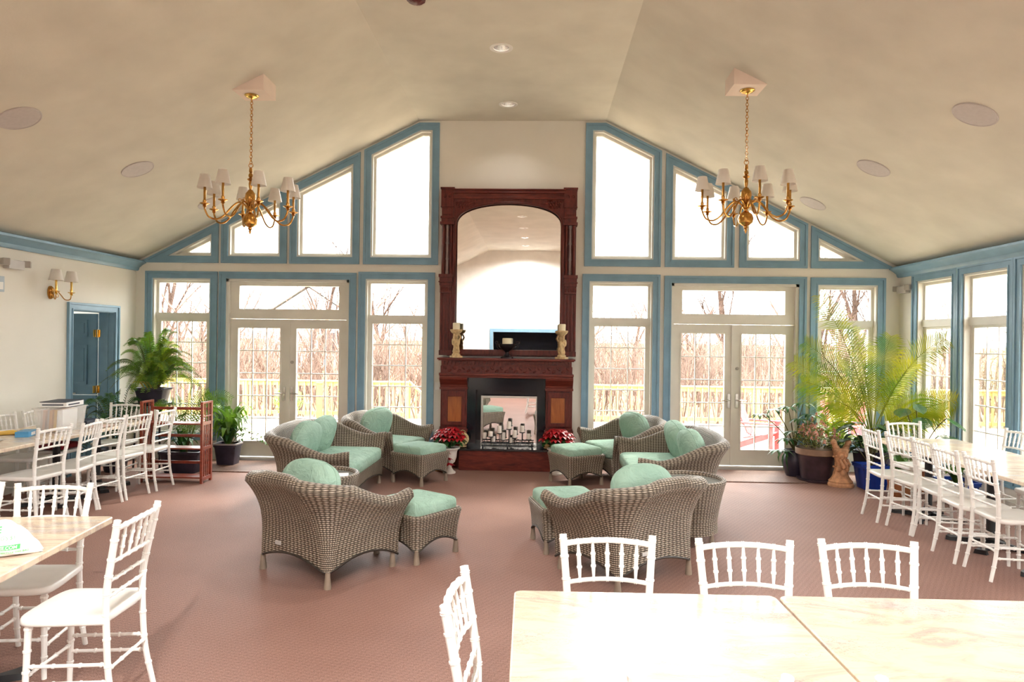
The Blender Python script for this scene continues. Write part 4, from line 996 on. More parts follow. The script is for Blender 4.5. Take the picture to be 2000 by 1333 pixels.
# ================================================================ THINGS ON THE LEFT TABLES
TZ = .7505
t = thing('shelf_stand', 'folding red brown wooden shelf stand beside the left table row', 'shelf', (-4.40, 8.43, 0))
for s in (-1, 1):
    m = MB(); x = s * .372
    for y in (-.115, .115): m.box(x - .014, x + .014, y - .018, y + .018, 0, .985)
    for z0, z1 in ((.96, .985), (.70, .74), (.40, .44), (.03, .075), (.80, .815)): m.box(x - .011, x + .011, -.115, .115, z0, z1)
    for y in (-.05, 0, .05): m.box(x - .006, x + .006, y - .010, y + .010, .075, .70)
    for y in (-.04, .04): m.box(x - .006, x + .006, y - .007, y + .007, .74, .96)
    m.build('side_panel', M['shelfw'], t, smooth=0, bevel=.002)
for z in (.705, .405, .055): m = MB(); m.box(-.36, .36, -.10, .10, z, z + .018); m.build('shelf_board', M['shelfw'], t, smooth=0, bevel=.002)
for z in (.865, .53, .20): m = MB(); m.box(-.36, .36, .095, .110, z, z + .035); m.build('back_rail', M['shelfw'], t, smooth=0, bevel=.002)
t = thing('file_bin', 'translucent plastic file bin full of folders on the left table', 'bin', (-5.07, 7.30, TZ), radians(4))
m = MB()
for z0, z1, o0, o1 in ((0, .245, 0, .012),):
    a, b = .125, .19; A1, B1 = .145, .215
    for sx in (-1, 1):
        m.prism([(-b, 0), (b, 0), (B1, .25), (-B1, .25)], lambda u, d, w, sx=sx: (sx * (a + (A1 - a) * w / .25 + d), u, w), -.003, .003)
        m.prism([(-a, 0), (a, 0), (A1, .25), (-A1, .25)], lambda u, d, w, sx=sx: (u, sx * (b + (B1 - b) * w / .25 + d), w), -.003, .003)
    m.box(-a, a, -b, b, 0, .005)
m.ring(rect(-.16, .16, -.23, .23), rect(-.144, .144, -.214, .214), lambda u, d, w: (u, w, d), .245, .258)
m.build('bin_body', M['bin'], t, smooth=0)
for i, (mt, l) in enumerate((('plastic', 'white'), ('pinkf', 'pink'), ('grey', 'grey'), ('orange', 'orange'), ('yellow', 'yellow'), ('paper', 'cream'))):
    x = -.10 + .036 * i; tag(MB().obox((-5.07 + x, 7.30 + (-.015 if i % 2 else .0), TZ + .122), (.020, .026, .022, .030, .024, .012)[i], .34, .225, radians(4), 0, radians(3)).build('file_folder', M[mt], smooth=0), l + ' hanging folder inside the plastic file bin', 'folder', 'folders in the plastic bin')
t = thing('ring_binder', 'white binder with navy lettering band lying on top of the file bin', 'binder', (-5.09, 7.36, TZ + .262), radians(8))
MB().box(-.13, .13, -.19, .17, 0, .05).build('cover', M['paper'], t, smooth=0, bevel=.003); MB().box(-.135, .135, -.195, .175, .05, .056).build('top_board', M['navy'], t, smooth=0); MB().box(-.11, .10, -.192, -.19, .018, .030).build('title_band', M['navy'], t, smooth=0); MB().box(.13, .132, -.15, .08, .016, .030).build('title_band', M['navy'], t, smooth=0)
tag(MB().obox((-5.22, 7.86, TZ + .026), .26, .34, .05, .2).build('document_case', M['navy'], smooth=0, bevel=.006), 'dark navy case on the left table behind the file bin', 'case')
def sheet(x, y, z, sx, sy, a, mt, label, lift=.02, name='paper_sheet', th=.002):
    m = MB(); P = []
    for i in range(9):
        P.append([]); 
        for j in range(7): u, v = i / 8 - .5, j / 6 - .5; P[-1].append((u * sx, v * sy, lift * (abs(u) * 2) ** 3 * (1 if u > 0 else .5)))
    m.grid(P); m.grid([[(p[0], p[1], p[2] + th) for p in r] for r in P])
    o = m.build(name, M[mt], fix=False); o.location = (x, y, z); o.rotation_euler = (0, 0, a); return tag(o, label, 'paper')
sheet(-5.30, 8.17, TZ + .001, .42, .30, .3, 'paper', 'large white paper with a lifted edge at the far end of the left table', .05)
sheet(-5.00, 8.12, TZ + .001, .30, .22, -.2, 'paper', 'white paper on the left table near the shelf stand', .01)
sheet(-4.90, 7.72, TZ + .001, .22, .28, .1, 'pinkf', 'pinkish paper on the left table between the bin and the white papers', .003)
sheet(-5.47, 7.02, TZ + .001, .24, .34, .9, 'yellow', 'yellow folder on the left table at the left edge', .004, 'paper_folder', .006)
sheet(-5.22, 6.42, TZ + .001, .22, .28, -.3, 'paper', 'white paper on the left table in front of the yellow folder', .01)
t = thing('tissue_box', 'small sky blue box on the left table seen through a chair back', 'box', (-5.13, 6.88, TZ), .3)
MB().box(-.06, .06, -.12, .12, 0, .055).build('box', M['bluec'], t, smooth=0, bevel=.003); MB().box(.06, .0605, -.05, .05, .012, .043).build('label_panel', M['paper'], t, smooth=0)
tag(MB().ell((-5.45, 7.80, .4795 + .035), .19, .18, .036, 28, 10, .5, .4).build('seat_pad', M['redc'], smooth=1.2), 'dark red seat pad on the white chair behind the left table', 'cushion')
# shopping bag
t = thing('shopping_bag', 'crumpled white shopping bag with green print on the marbled table', 'bag', (-2.64, 3.06, TZ), radians(26))
m = MB(); rnd = random.Random(5); P = []
W2, HB = .36, .165
for i in range(33):
    u = -1 + 2 * i / 32; row = []
    hh = HB * (1 - .10 * (u + .2) ** 2) * (1 if u < .55 else max(.0, 1 - ((u - .55) / .46) ** 2.2)); dd = .085 * (1 if abs(u) < .6 else max(.05, 1 - ((abs(u) - .6) / .41) ** 2))
    hh = max(hh, .012)
    for k in range(20):
        a = 2 * pi * k / 20 - pi / 2; ca, sa = cos(a), sin(a)
        y = dd * (1 if ca > 0 else -1) * abs(ca) ** .7; z = hh * (.5 + .5 * (1 if sa > 0 else -1) * abs(sa) ** .8)
        y = y * (1 - .75 * max(0, z / max(hh, .01)) ** 1.2) + .035 * z / HB
        wr = .004 * sin(9 * u + 3 * a) + .003 * sin(23 * u - 5 * a); row.append((u * W2 + wr, y + wr, max(.0005, z + (wr if z > .02 else 0))))
    P.append(row)
m.grid(P, cv=True); o = len(m.v); m.f.append(list(range(20))[::-1]); m.f.append(list(range(o - 20, o))); bagm = m
m.build('bag_body', M['bagw'], t, smooth=1.2)
def text(txt, size, x, z, mt, parent, name, rot=None, off=.004, bold=False):
    cu = bpy.data.curves.new('lettering', 'FONT'); cu.body = txt; cu.size = size; cu.extrude = .0006; cu.align_x = 'RIGHT'
    if bold: cu.offset = size * .012
    tmp = bpy.data.objects.new('lettering', cu); COL.objects.link(tmp); dg = bpy.context.evaluated_depsgraph_get()
    me = bpy.data.meshes.new_from_object(tmp.evaluated_get(dg)); bpy.data.objects.remove(tmp)
    # wrap on the front face of the bag: v = height, pushed out along the front profile
    sub = bmesh.new(); sub.from_mesh(me); bmesh.ops.subdivide_edges(sub, edges=[e for e in sub.edges if e.calc_length() > .008], cuts=2); sub.to_mesh(me); sub.free()
    for v in me.vertices:
        px = x + v.co.x; pz = z + v.co.y; v.co = Vector((px, bag_front(px, pz) - off - v.co.z, pz))
    me.materials.append(M[mt]); ob = bpy.data.objects.new(name, me); COL.objects.link(ob); ob.parent = parent; return ob
from mathutils.bvhtree import BVHTree
_bt = BVHTree.FromPolygons([Vector(p) for p in bagm.v], [list(f) for f in bagm.f])
def bag_front(x, z):
    h = _bt.ray_cast(Vector((x, -.5, max(z, .004))), Vector((0, 1, 0)))
    return h[0].y if h[0] is not None else -.06
text('DOLLAR TREE', .036, .205, .108, 'green', t, 'lettering', bold=True)
text("EVERYTHING'S $1", .021, .262, .078, 'greenl', t, 'lettering')
m = MB(); PP = []
for i in range(21):
    x = .02 + .262 * i / 20; PP.append([(x, bag_front(x, z) - .0035, z) for z in (.036, .042, .048, .056)])
m.grid(PP); m.build('print_band', M['green'], t, fix=False)
text('DOLLARTREE.COM', .019, .272, .0395, 'paper', t, 'lettering', off=.0055, bold=True)
text('PLEASE RECYCLE THIS BAG', .012, .315, .021, 'green', t, 'lettering')
# ================================================================ PLANTS
def bez(a, c, b, t): a, c, b = Vector(a), Vector(c), Vector(b); return a * (1 - t) ** 2 + c * 2 * t * (1 - t) + b * t * t
def clampv(m, off=(0, 0, 0)):
    for i, v in enumerate(m.v):
        x, y, z = v[0] + off[0], v[1] + off[1], v[2] + off[2]
        m.v[i] = (min(max(x, XL + .05), XR - .06) - off[0], min(y, YB - .05) - off[1], max(z, .012) - off[2])
def leaf(m, a, c, b, w, n=5, fold=.25, side=None):
    """blade along a curve, widest in the middle, slightly folded"""
    P = [bez(a, c, b, i / n) for i in range(n + 1)]; rows = []
    for i, p in enumerate(P):
        t = (P[min(i + 1, n)] - P[max(i - 1, 0)]).normalized(); s = t.cross(Vector((0, 0, 1)))
        s = s.normalized() if s.length > .05 else Vector((1, 0, 0)); u = s.cross(t).normalized(); f = i / n
        ww = w * (sin(pi * min(.97, .10 + .88 * f)) ** .8); rows.append([p - s * ww + u * ww * fold, p, p + s * ww + u * ww * fold])
    m.grid(rows)
def frond(m, a, c, b, n, ll, lw, droop=.35, fwd=.55, start=.12, stem=None, rnd=random, r0=.006, twist=0):
    P = [bez(a, c, b, i / 14) for i in range(15)]
    (stem or m).tube(P, [r0 * (1 - .8 * i / 14) for i in range(15)], 5)
    for i in range(n):
        f = start + (1 - start) * (i + .5) / n; p = bez(a, c, b, f); t = (bez(a, c, b, min(1, f + .02)) - bez(a, c, b, f - .02)).normalized()
        s = t.cross(Vector((0, 0, 1))); s = s.normalized() if s.length > .05 else Vector((1, 0, 0)); u = s.cross(t).normalized(); s, u = s * cos(twist) + u * sin(twist), u * cos(twist) - s * sin(twist)
        L = ll * (sin(pi * (.12 + .80 * f)) ** .7) * (.85 + .3 * rnd.random())
        for sd in (-1, 1):
            d = (s * sd + t * fwd + u * .25).normalized(); q1 = p + d * L * .5 + Vector((0, 0, -droop * L * .08)); q2 = p + d * L + Vector((0, 0, -droop * L * (.6 + .5 * rnd.random())))
            wv = t * lw; o = len(m.v); m.v += [tuple(p - wv * .5), tuple(p + wv * .5), tuple(q1 + wv * .5), tuple(q1 - wv * .5), tuple(q2)]
            m.f += [[o, o + 1, o + 2, o + 3], [o + 3, o + 2, o + 4]]
def roundpot(t, r, h, mt, rim=None, name='pot', taper=.72):
    MB().lathe([(r * taper, 0), (r * (taper + .08), h * .12), (r * .97, h * .88), (r, h * .90), (r * 1.02, h), (r * .90, h), (r * .86, h * .86)], 36).build(name, M[mt], t)
    if rim: MB().lathe([(r * 1.0, h * .80), (r * 1.06, h * .82), (r * 1.07, h * 1.0), (r * .93, h * 1.0)], 36).build('pot_rim', M[rim], t)
    MB().lathe([(r * .89, h * .88), (.01, h * .90)], 24).build('soil', M['soil'], t)
def boxpot(t, w, d, h, mt, rim=None):
    m = MB(); pr = [(.78, 0), (.98, h * .86), (1.06, h * .87), (1.06, h), (.96, h), (.92, h * .8)]; R = [[(x * q, y * q, z) for x, y in rrect(-w / 2, w / 2, -d / 2, d / 2, .03, 3)] for q, z in pr]
    m.grid(R, cv=True); m.f.append([i for i in range(len(R[0]))][::-1]); m.build('pot', M[mt], t)
    if rim: 
        R = [[(x * q, y * q, z) for x, y in rrect(-w / 2, w / 2, -d / 2, d / 2, .03, 3)] for q, z in ((1.07, h * .95), (1.09, h * .96), (1.09, h * 1.02), (.97, h * 1.02))]; MB().grid(R, cv=True).build('pot_rim', M[rim], t)
    MB().box(-w * .47, w * .47, -d * .47, d * .47, h * .82, h * .88).build('soil', M['soil'], t, smooth=0)
def fol(m, t, mt, name='foliage', sm=1.0, parent=None):
    clampv(m, t.location); return m.build(name, M[mt], parent or t, smooth=sm, fix=False)
R5 = random.Random(21)
def fernball(t, z0, n, rad, hi, mt, ll=.07, spread=0, cx=0, lw=.012, amin=0, amax=2 * pi, nl=26):
    m = MB(); st = MB()
    for i in range(n):
        a = amin + (amax - amin) * (i + R5.random() * .7) / n; q = R5.random(); r = rad * (.45 + .6 * q); top = z0 + hi * (1.12 - .75 * q) * (.75 + .4 * R5.random())
        b0 = (cx + .06 * cos(a), .06 * sin(a), z0); c = (cx + r * .45 * cos(a), r * .45 * sin(a), top + hi * .22); e = (cx + r * cos(a), r * sin(a), top - hi * (.35 * q + .05))
        frond(m, b0, c, e, nl, ll, lw, .3, .35, .10, st, R5, .004, R5.uniform(-.9, .9))
    fol(m, t, mt); fol(st, t, 'stem', 'stems')
def bladeclump(t, z0, n, rad, hi, mt, w=.035, cx=0, name='leaves', cy=0):
    m = MB()
    for i in range(n):
        a = 2 * pi * (i + R5.random()) / n; r = rad * (.35 + .65 * R5.random()); z = hi * (.45 + .6 * R5.random())
        leaf(m, (cx + .03 * cos(a), cy + .03 * sin(a), z0), (cx + r * .5 * cos(a), cy + r * .5 * sin(a), z0 + z * 1.1), (cx + r * cos(a), cy + r * sin(a), z0 + z * (.3 + .5 * R5.random())), w * (.7 + .5 * R5.random()), 6)
    fol(m, t, mt, name)
# --- left corner
t = thing('plant_stand', 'dark plant stand carrying the big fern in the left corner', 'plant stand', (-5.22, 9.36, 0))
MB().box(-.2, .2, -.16, .16, .835, .868).build('top', M['black'], t, smooth=0, bevel=.004)
for sx in (-1, 1):
    for sy in (-1, 1): MB().tube([(sx * .18, sy * .14, 0), (sx * .16, sy * .12, .84)], .014, 8).build('leg', M['black'], t)
t = thing('potted_fern', 'big bushy fern overflowing a dark plum planter beside the blue door', 'potted plant', (-5.22, 9.36, .869))
boxpot(t, .40, .26, .205, 'pot')
fernball(t, .19, 64, .66, .68, 'fern', .075, nl=34, lw=.010)
fernball(t, .19, 34, .64, .58, 'fernl', .075, amin=-1.5, amax=1.5, nl=32, lw=.010)
bladeclump(t, .17, 40, .30, .30, 'fernd', .028, name='broad_leaves')
m = MB()
for i in range(3): leaf(m, (-.08 + .05 * i, -.08, .2), (-.12 + .06 * i, -.16, .34), (-.16 + .05 * i, -.22, .27), .03)
fol(m, t, 'orange', 'faded_leaf')
t = thing('potted_fern', 'low dark fern on the floor between the blue door and the far chair', 'potted plant', (-5.50, 8.98, 0)); roundpot(t, .17, .30, 'pot')
fernball(t, .28, 26, .55, .85, 'fernd', .075, nl=26)
t = thing('potted_palm', 'small feathery palm in a dark trough behind the shelf stand', 'potted plant', (-4.62, 9.02, 0)); boxpot(t, .52, .26, .28, 'pot')
m = MB(); st = MB()
for i, (ex, ey, ez, cz) in enumerate(((.62, .05, .72, 1.15), (.48, -.15, .95, 1.05), (.28, .1, 1.05, 1.0), (-.05, -.2, .95, .9), (.15, -.25, .78, .9), (-.35, .0, .85, 1.0), (.55, .2, .95, 1.2), (.35, -.3, .62, .85), (-.2, .2, 1.0, .9), (.05, .15, 1.12, 1.0))):
    frond(m, (.05, 0, .25), (ex * .4, ey * .4, cz), (ex, ey, ez), 24, .22, .011, .5, .7, .25, st, R5, .005, R5.choice((-.9, .9)))
fol(m, t, 'fern', 'fronds'); fol(st, t, 'stem', 'stems'); bladeclump(t, .25, 26, .30, .42, 'fernd', .025)
t = thing('potted_plant', 'leafy trailing plant in a dark pot with pale rim right of the shelf stand', 'potted plant', (-4.28, 9.60, 0)); boxpot(t, .30, .26, .30, 'pot', 'greyrim')
bladeclump(t, .28, 44, .42, .66, 'fern', .042); bladeclump(t, .28, 20, .34, .36, 'fernd', .04, name='dark_leaves')
m = MB(); st = MB()
for (ex, ez, n) in ((.62, .30, 9), (.52, .40, 7), (.36, .46, 5)):
    A = (.08, -.1, .29); Cc = (ex * .5, -.12, ez + .16); E_ = (ex, -.14, ez); st.tube([bez(A, Cc, E_, i / 8) for i in range(9)], .004, 5)
    for i in range(n):
        f = .25 + .75 * i / max(1, n - 1); p = bez(A, Cc, E_, f); a = R5.uniform(-1.2, 1.2); leaf(m, p, p + Vector((.03, .05 * sin(3 * i), .05)), p + Vector((.09 * cos(a), .09 * sin(a), -.01)), .026, 4)
fol(m, t, 'fern', 'trailing_leaves'); fol(st, t, 'stem', 'vines')
# --- right corner
t = thing('potted_schefflera', 'leggy umbrella plant in a small dark urn beside the right french door', 'potted plant', (3.47, 9.56, 0))
MB().lathe([(.10, 0), (.12, .05), (.155, .16), (.16, .24), (.14, .30), (.125, .335), (.14, .36), (.125, .36), (.11, .32)], 30).build('pot', M['pot'], t); MB().lathe([(.115, .335), (.01, .34)], 20).build('soil', M['soil'], t)
m = MB(); st = MB()
def whorl(m, c, r, k, dr=.35, w=.024):
    c = Vector(c)
    for i in range(k):
        a = 2 * pi * (i + .3 * R5.random()) / k; d = Vector((cos(a), sin(a), 0)); leaf(m, c + d * .015, c + d * r * .6 + Vector((0, 0, .02)), c + d * r + Vector((0, 0, -dr * r)), w, 5)
for (ex, ey, ez, k) in ((-.46, -.05, .83, 9), (-.12, -.06, .93, 9), (.10, -.02, .98, 8), (-.30, -.1, .90, 7), (.02, -.15, .78, 8), (-.16, -.16, .52, 9), (-.22, -.12, .36, 9), (-.08, -.2, .62, 7), (.16, -.12, .84, 8)):
    st.tube([bez((0, 0, .34), (ex * .3, ey * .3, ez * .75), (ex, ey, ez), i / 7) for i in range(8)], [.010 - .0008 * i for i in range(8)], 6); whorl(m, (ex, ey, ez), .17, k)
for ex, ez in ((-.18, .10), (-.12, .06), (-.24, .2)): leaf(m, (-.10, -.1, .36), (ex - .08, -.16, .34), (ex - .02, -.18, ez), .012, 6)
fol(m, t, 'fernd', 'leaves'); fol(st, t, 'stem', 'stems')
t = thing('potted_geranium', 'wide brown glazed pot of pink flowering leafy plants beside the cherub statue', 'potted plant', (3.66, 9.30, 0)); roundpot(t, .245, .43, 'potb', 'potrim')
MB().lathe([(.185, .0), (.235, .004), (.245, .03), (.225, .03)], 36).build('saucer', M['potb'], t)
m = MB(); f = MB(); st = MB()
for i in range(300):
    a = R5.random() * 2 * pi; r = .28 * sqrt(R5.random()); z = .45 + .30 * R5.random() * (1 - (r / .36) ** 2) + (.10 if cos(a - 2.6) > .6 else 0) * R5.random(); p = Vector((r * cos(a), r * sin(a), z)); d = R5.random() * 6.3
    leaf(m, p, p + Vector((.02 * cos(d), .02 * sin(d), .02)), p + Vector((.055 * cos(d), .055 * sin(d), .0)), .026, 3, .15)
    if i % 6 == 0: st.tube([(p.x * .3, p.y * .3, .38), tuple(p)], .003, 4)
    if i % 4 == 0:
        q = p + Vector((.02, -.04, .055))
        for k in range(5): b = k * 1.257; leaf(f, q, q + Vector((.014 * cos(b), .010 * sin(b), .014 * sin(b))), q + Vector((.030 * cos(b), .012 * sin(b), .030 * sin(b))), .014, 2)
fol(m, t, 'geran', 'leaves'); fol(f, t, 'pink', 'blossoms'); fol(st, t, 'stem', 'stems')
t = thing('cherub_statue', 'peach terracotta statue of cherubs around a column, standing by the brown pot', 'statue', (3.84, 8.99, 0))
MB().lathe([(.155, 0), (.155, .025), (.14, .045), (.145, .06), (.12, .085), (.10, .12), (.085, .15)], 32).build('base', M['terra'], t)
m = MB(); m.lathe([(.088, .14), (.07, .20), (.066, .30), (.075, .36), (.085, .42), (.10, .455), (.085, .47)], 24, fl=5, amp=.10)
for a, z, s in ((-1.9, .38, 1), (-1.2, .40, 1), (-1.55, .26, 1.1), (-2.3, .22, 1), (-.8, .22, 1), (-1.6, .16, 1.1)):
    m.ell((.075 * cos(a), .075 * sin(a), z), .032 * s, .03, .042 * s, 12, 8)
for a in (-2.1, -1.0, -1.6): m.tube([(.085 * cos(a), .085 * sin(a), .34), (.105 * cos(a + .3), .105 * sin(a + .3), .28), (.09 * cos(a + .5), .09 * sin(a + .5), .24)], [.018, .016, .012], 8)
for k in range(14): a = k * .9; m.ell((.082 * cos(a), .082 * sin(a), .18 + .018 * k), .016, .016, .014, 8, 6)
m.build('cherub_column', M['terra'], t, smooth=1.2)
for s in (-1, 1): MB().tube([(s * .04, 0, .455), (s * .075, 0, .50), (s * .088, 0, .55)], [.035, .036, .034], 12).ell((s * .09, -.002, .545), .037, .035, .038, 14, 10).ell((s * .095, -.03, .54), .012, .012, .010, 8, 6).build('cherub_head', M['terra'], t, smooth=1.2)
t = thing('potted_palm', 'tall yellow green palm with long feathery fronds in the right corner', 'potted plant', (4.33, 9.22, 0)); roundpot(t, .23, .42, 'pot')
MB().lathe([(.06, .36), (.075, .46), (.06, .56), (.04, .66)], 16).build('trunk', M['stem'], t)
FR = [((-.22, .0, 1.75), (-.66, .10, 2.42)), ((-.12, .0, 1.6), (-.42, .05, 2.12)), ((-.45, -.15, 1.25), (-.98, -.20, 1.30)), ((.24, -.25, 1.65), (.60, -.55, 1.86)), ((.25, -.45, 1.02), (.64, -.72, 1.14)), ((-.04, .05, 1.5), (-.20, .15, 1.98)),
      ((-.32, -.20, 1.10), (-.72, -.42, 1.08)), ((.08, .05, 1.4), (.30, .15, 1.90)), ((-.30, .1, 1.5), (-.80, .2, 1.80)), ((.30, -.25, 1.15), (.62, -.50, .98)), ((-.22, -.1, 1.35), (-.52, -.2, 1.55)), ((-.40, .1, 1.3), (-.95, .15, 1.55)), ((.20, -.05, 1.3), (.50, -.1, 1.55))]
for i, (c, e) in enumerate(FR):
    m = MB(); a = (0.02 * cos(i), .02 * sin(i), .55); cc = (c[0], c[1], c[2]); ee = e
    frond(m, a, cc, ee, 44, .38, .012, .30, .65, .22, None, R5, .009, (1.15, .7, -1.1, -1.05, 1.2, .5, -1.2, -.5, 1.1, -1.15, .9, -1.0, 1.0)[i]); fol(m, t, 'palm', 'frond')
t = thing('potted_fern', 'bright green fern between the palm and the pink flowering pot', 'potted plant', (4.02, 9.62, 0)); roundpot(t, .16, .34, 'pot')
fernball(t, .32, 34, .42, .62, 'fernl', .06, nl=26)
t = thing('potted_plant', 'dark broad leaved plant in a bright blue pot behind the cherub statue', 'potted plant', (4.16, 8.86, 0)); boxpot(t, .34, .30, .30, 'potblue', 'potblue')
m = MB(); st = MB()
def broad(m, p, d, L, w, tilt=-.2): p = Vector(p); leaf(m, p, p + Vector((d[0] * L * .5, d[1] * L * .5, L * .12)), p + Vector((d[0] * L, d[1] * L, L * tilt)), w, 6, .12)
for i in range(46):
    a = R5.random() * 2 * pi; r = .24 * R5.random(); z = .38 + .42 * R5.random(); sy = abs(sin(a)) if cos(a) < .3 else sin(a); broad(m, (r * cos(a) - .03, r * sy + (.10 if cos(a) < .3 else 0), z), (cos(a), sy), .20 + .07 * R5.random(), .055, -.35)
    if i % 5 == 0: st.tube([(0, 0, .26), (r * cos(a) - .06, r * sin(a), z)], .006, 5)
fol(m, t, 'fernd', 'leaves'); fol(st, t, 'stem', 'stems')
t = thing('potted_monstera', 'monstera with split dark leaves behind the far head chair of the right table', 'potted plant', (4.62, 8.66, 0)); roundpot(t, .17, .32, 'terrapot')
m = MB(); st = MB()
def split_leaf(m, c, rx, tz, L, mirror=1):
    c = Vector(c); Mx = Matrix.Rotation(tz, 3, 'Z') @ Matrix.Rotation(rx, 3, 'X'); n = 14
    for sd in (-1, 1):
        for i in range(n):
            f0, f1 = i / n, (i + .78) / n; w = lambda f: L * .48 * sin(pi * (.08 + .86 * f)) ** .7
            q = [(0, f0 * L, 0), (0, f1 * L, 0), (sd * w(f1), f1 * L - .12 * L * f1 + .05 * L, .06 * L), (sd * w(f0), f0 * L - .12 * L * f0 + .05 * L, .06 * L)]
            o = len(m.v); m.v += [tuple(c + Mx @ Vector(p)) for p in q]; m.f.append([o, o + 1, o + 2, o + 3])
            if i < 5 or i % 2: 
                o = len(m.v); q = [(0, f1 * L, 0), (0, (i + 1) / n * L, 0), (sd * w((i + 1) / n) * .5, (i + 1) / n * L, .03 * L), (sd * w(f1) * .5, f1 * L, .03 * L)]; m.v += [tuple(c + Mx @ Vector(p)) for p in q]; m.f.append([o, o + 1, o + 2, o + 3])
for (x, y, z, rx, tz, L) in ((-.22, -.10, 1.02, -.5, 2.4, .20), (-.10, -.12, 1.08, -.7, 3.3, .17), (-.05, -.15, .92, -.6, 2.8, .22), (.20, -.22, .92, -.6, -2.3, .24), (.12, -.22, .72, -.3, 3.5, .28), (-.30, -.15, .72, .2, 2.2, .26), (-.38, -.05, .62, -.2, 1.8, .24), (.05, -.2, .58, -.2, 2.9, .26)):
    split_leaf(m, (x, y, z), rx, tz, L); st.tube([bez((0, 0, .28), (x * .3, y * .3, z * .8), (x, y, z), i / 6) for i in range(7)], .006, 5)
fol(m, t, 'fernd', 'leaves', 0); fol(st, t, 'stem', 'stems')
t = thing('potted_plant', 'leafy plant in a second blue pot under the window side of the right table', 'potted plant', (4.76, 8.12, 0)); boxpot(t, .30, .40, .26, 'potblue', 'potblue'); bladeclump(t, .23, 40, .24, .36, 'fern', .03)
t = thing('potted_plant', 'small leafy plant in a terracotta pot behind the first chairs of the right row', 'potted plant', (4.28, 8.42, 0)); roundpot(t, .14, .22, 'terrapot'); bladeclump(t, .20, 34, .22, .34, 'fern', .028)
# --- poinsettias
for x, y, l in ((-1.155, 9.31, 'red poinsettia in a white urn left of the hearth'), (.285, 9.36, 'red poinsettia in a white urn right of the hearth')):
    t = thing('poinsettia', l, 'potted plant', (x, y, 0), 0, 'poinsettias in white urns')
    MB().lathe([(.085, 0), (.085, .018), (.06, .035), (.035, .07), (.032, .10), (.045, .125), (.075, .15), (.095, .21), (.103, .29), (.115, .315), (.14, .33), (.142, .345), (.115, .345), (.09, .30)], 32, fl=0).build('urn', M['urn'], t); MB().lathe([(.10, .325), (.01, .33)], 20).build('soil', M['soil'], t)
    m = MB(); g = MB(); n = 19
    for i in range(n):
        a = 2.4 * i; r = .175 * sqrt((i + .5) / n); z = .585 - 4.2 * r * r; c = Vector((r * cos(a), r * sin(a), z + .02 * R5.random()))
        g.tube([(0, 0, .33), tuple(c)], .004, 5)
        for k in range(9):
            b = k * .70 + i; d = Vector((cos(b), sin(b), 0)); L = .085 + .03 * R5.random(); leaf(m, c, c + d * L * .6 + Vector((0, 0, .015)), c + d * L + Vector((0, 0, -.03)), .030, 4)
        for k in range(5): b = k * 1.25 + i; d = Vector((cos(b), sin(b), 0)); leaf(g, c - Vector((0, 0, .05)), c + d * .05 - Vector((0, 0, .05)), c + d * .11 - Vector((0, 0, .09)), .028, 4)
    if x < 0:
        lb = MB()
        for q in range(3):
            c = Vector((-.06 + .03 * q, -.12 - .02 * q, .30 - .07 * q)); g.tube([(0, -.05, .35), tuple(c)], .004, 5)
            for k in range(8): b = k * .785; d = Vector((cos(b), sin(b) * .5 - .2, -.3)); leaf(lb, c, c + d * .05, c + d * .10, .026, 4)
        fol(lb, t, 'red', 'drooping_bracts')
    fol(m, t, 'red', 'red_bracts'); fol(g, t, 'fernd', 'green_leaves')
t = thing('foil_pot', 'gold foil wrapped pot half hidden behind the left ottoman beside the urn', 'pot', (-1.30, 9.46, 0)); MB().lathe([(.07, 0), (.075, .02), (.095, .15), (.115, .17), (.09, .165)], 24, fl=8, amp=.05).build('pot', M['brassb'], t)
# ================================================================ OUTDOORS
GZ = -.9; DZ = -.28
g = MB(); g.grid([[(-160, 9 + 0, GZ), (160, 9, GZ)], [(-160, 60, GZ), (160, 60, GZ)], [(-160, 150, GZ + 2.5), (160, 150, GZ + 2.5)]]); g.grid([[(XR + .5, -60, GZ - .01), (160, -60, GZ - .01)], [(XR + .5, 9, GZ - .01), (160, 9, GZ - .01)]])
struct(g.build('ground', M['ground'], smooth=0), 'dry yellow winter grass outside the windows', 'ground')
m = MB()
for i in range(47):
    y = YB + .24 + .1665 * i; m.box(-12, 12.5, y, y + .158, DZ - .04, DZ)
for i in range(43): x = XR + .26 + .165 * i; m.box(x, x + .157, -8, YB + .2, DZ - .04, DZ)
struct(m.build('floor_deck', M['deck'], smooth=0), 'pale board deck outside the glass doors and right windows', 'deck')
def railing(p0, p1, label, spc=.178, pe=2.4):
    p0 = Vector(p0); p1 = Vector(p1); d = p1 - p0; L = d.length; t = thing('deck_railing', label, 'railing', tuple(p0), atan2(d.y, d.x))
    n = max(1, round(L / pe))
    MB().box(-.05, L + .05, -.07, .07, .93, .97).build('top_rail', M['rail'], t, smooth=0); MB().box(0, L, -.02, .02, .83, .925).build('upper_stringer', M['rail'], t, smooth=0); MB().box(0, L, -.02, .02, .08, .17).build('lower_stringer', M['rail'], t, smooth=0)
    for i in range(n + 1): x = L * i / n; MB().box(x - .045, x + .045, -.045, .045, 0, .928).build('post', M['rail'], t, smooth=0)
    k = int(L / spc)
    b0 = MB().box(-.02, .02, -.06, -.0205, .06, .92).build('baluster', M['rail'], t, smooth=0); b0.location = (spc * .5, 0, 0)
    for i in range(1, k): b = b0.copy(); COL.objects.link(b); b.parent = t; b.location = (spc * (i + .5), 0, 0)
    return t
Y9 = 18.0
railing((-11.8, Y9, DZ), (-3.35, Y9, DZ), 'pale wooden deck railing seen through the left french doors')
railing((-1.95, Y9, DZ), (5.5, Y9, DZ), 'pale wooden deck railing seen through the windows beside the fireplace and the right door')
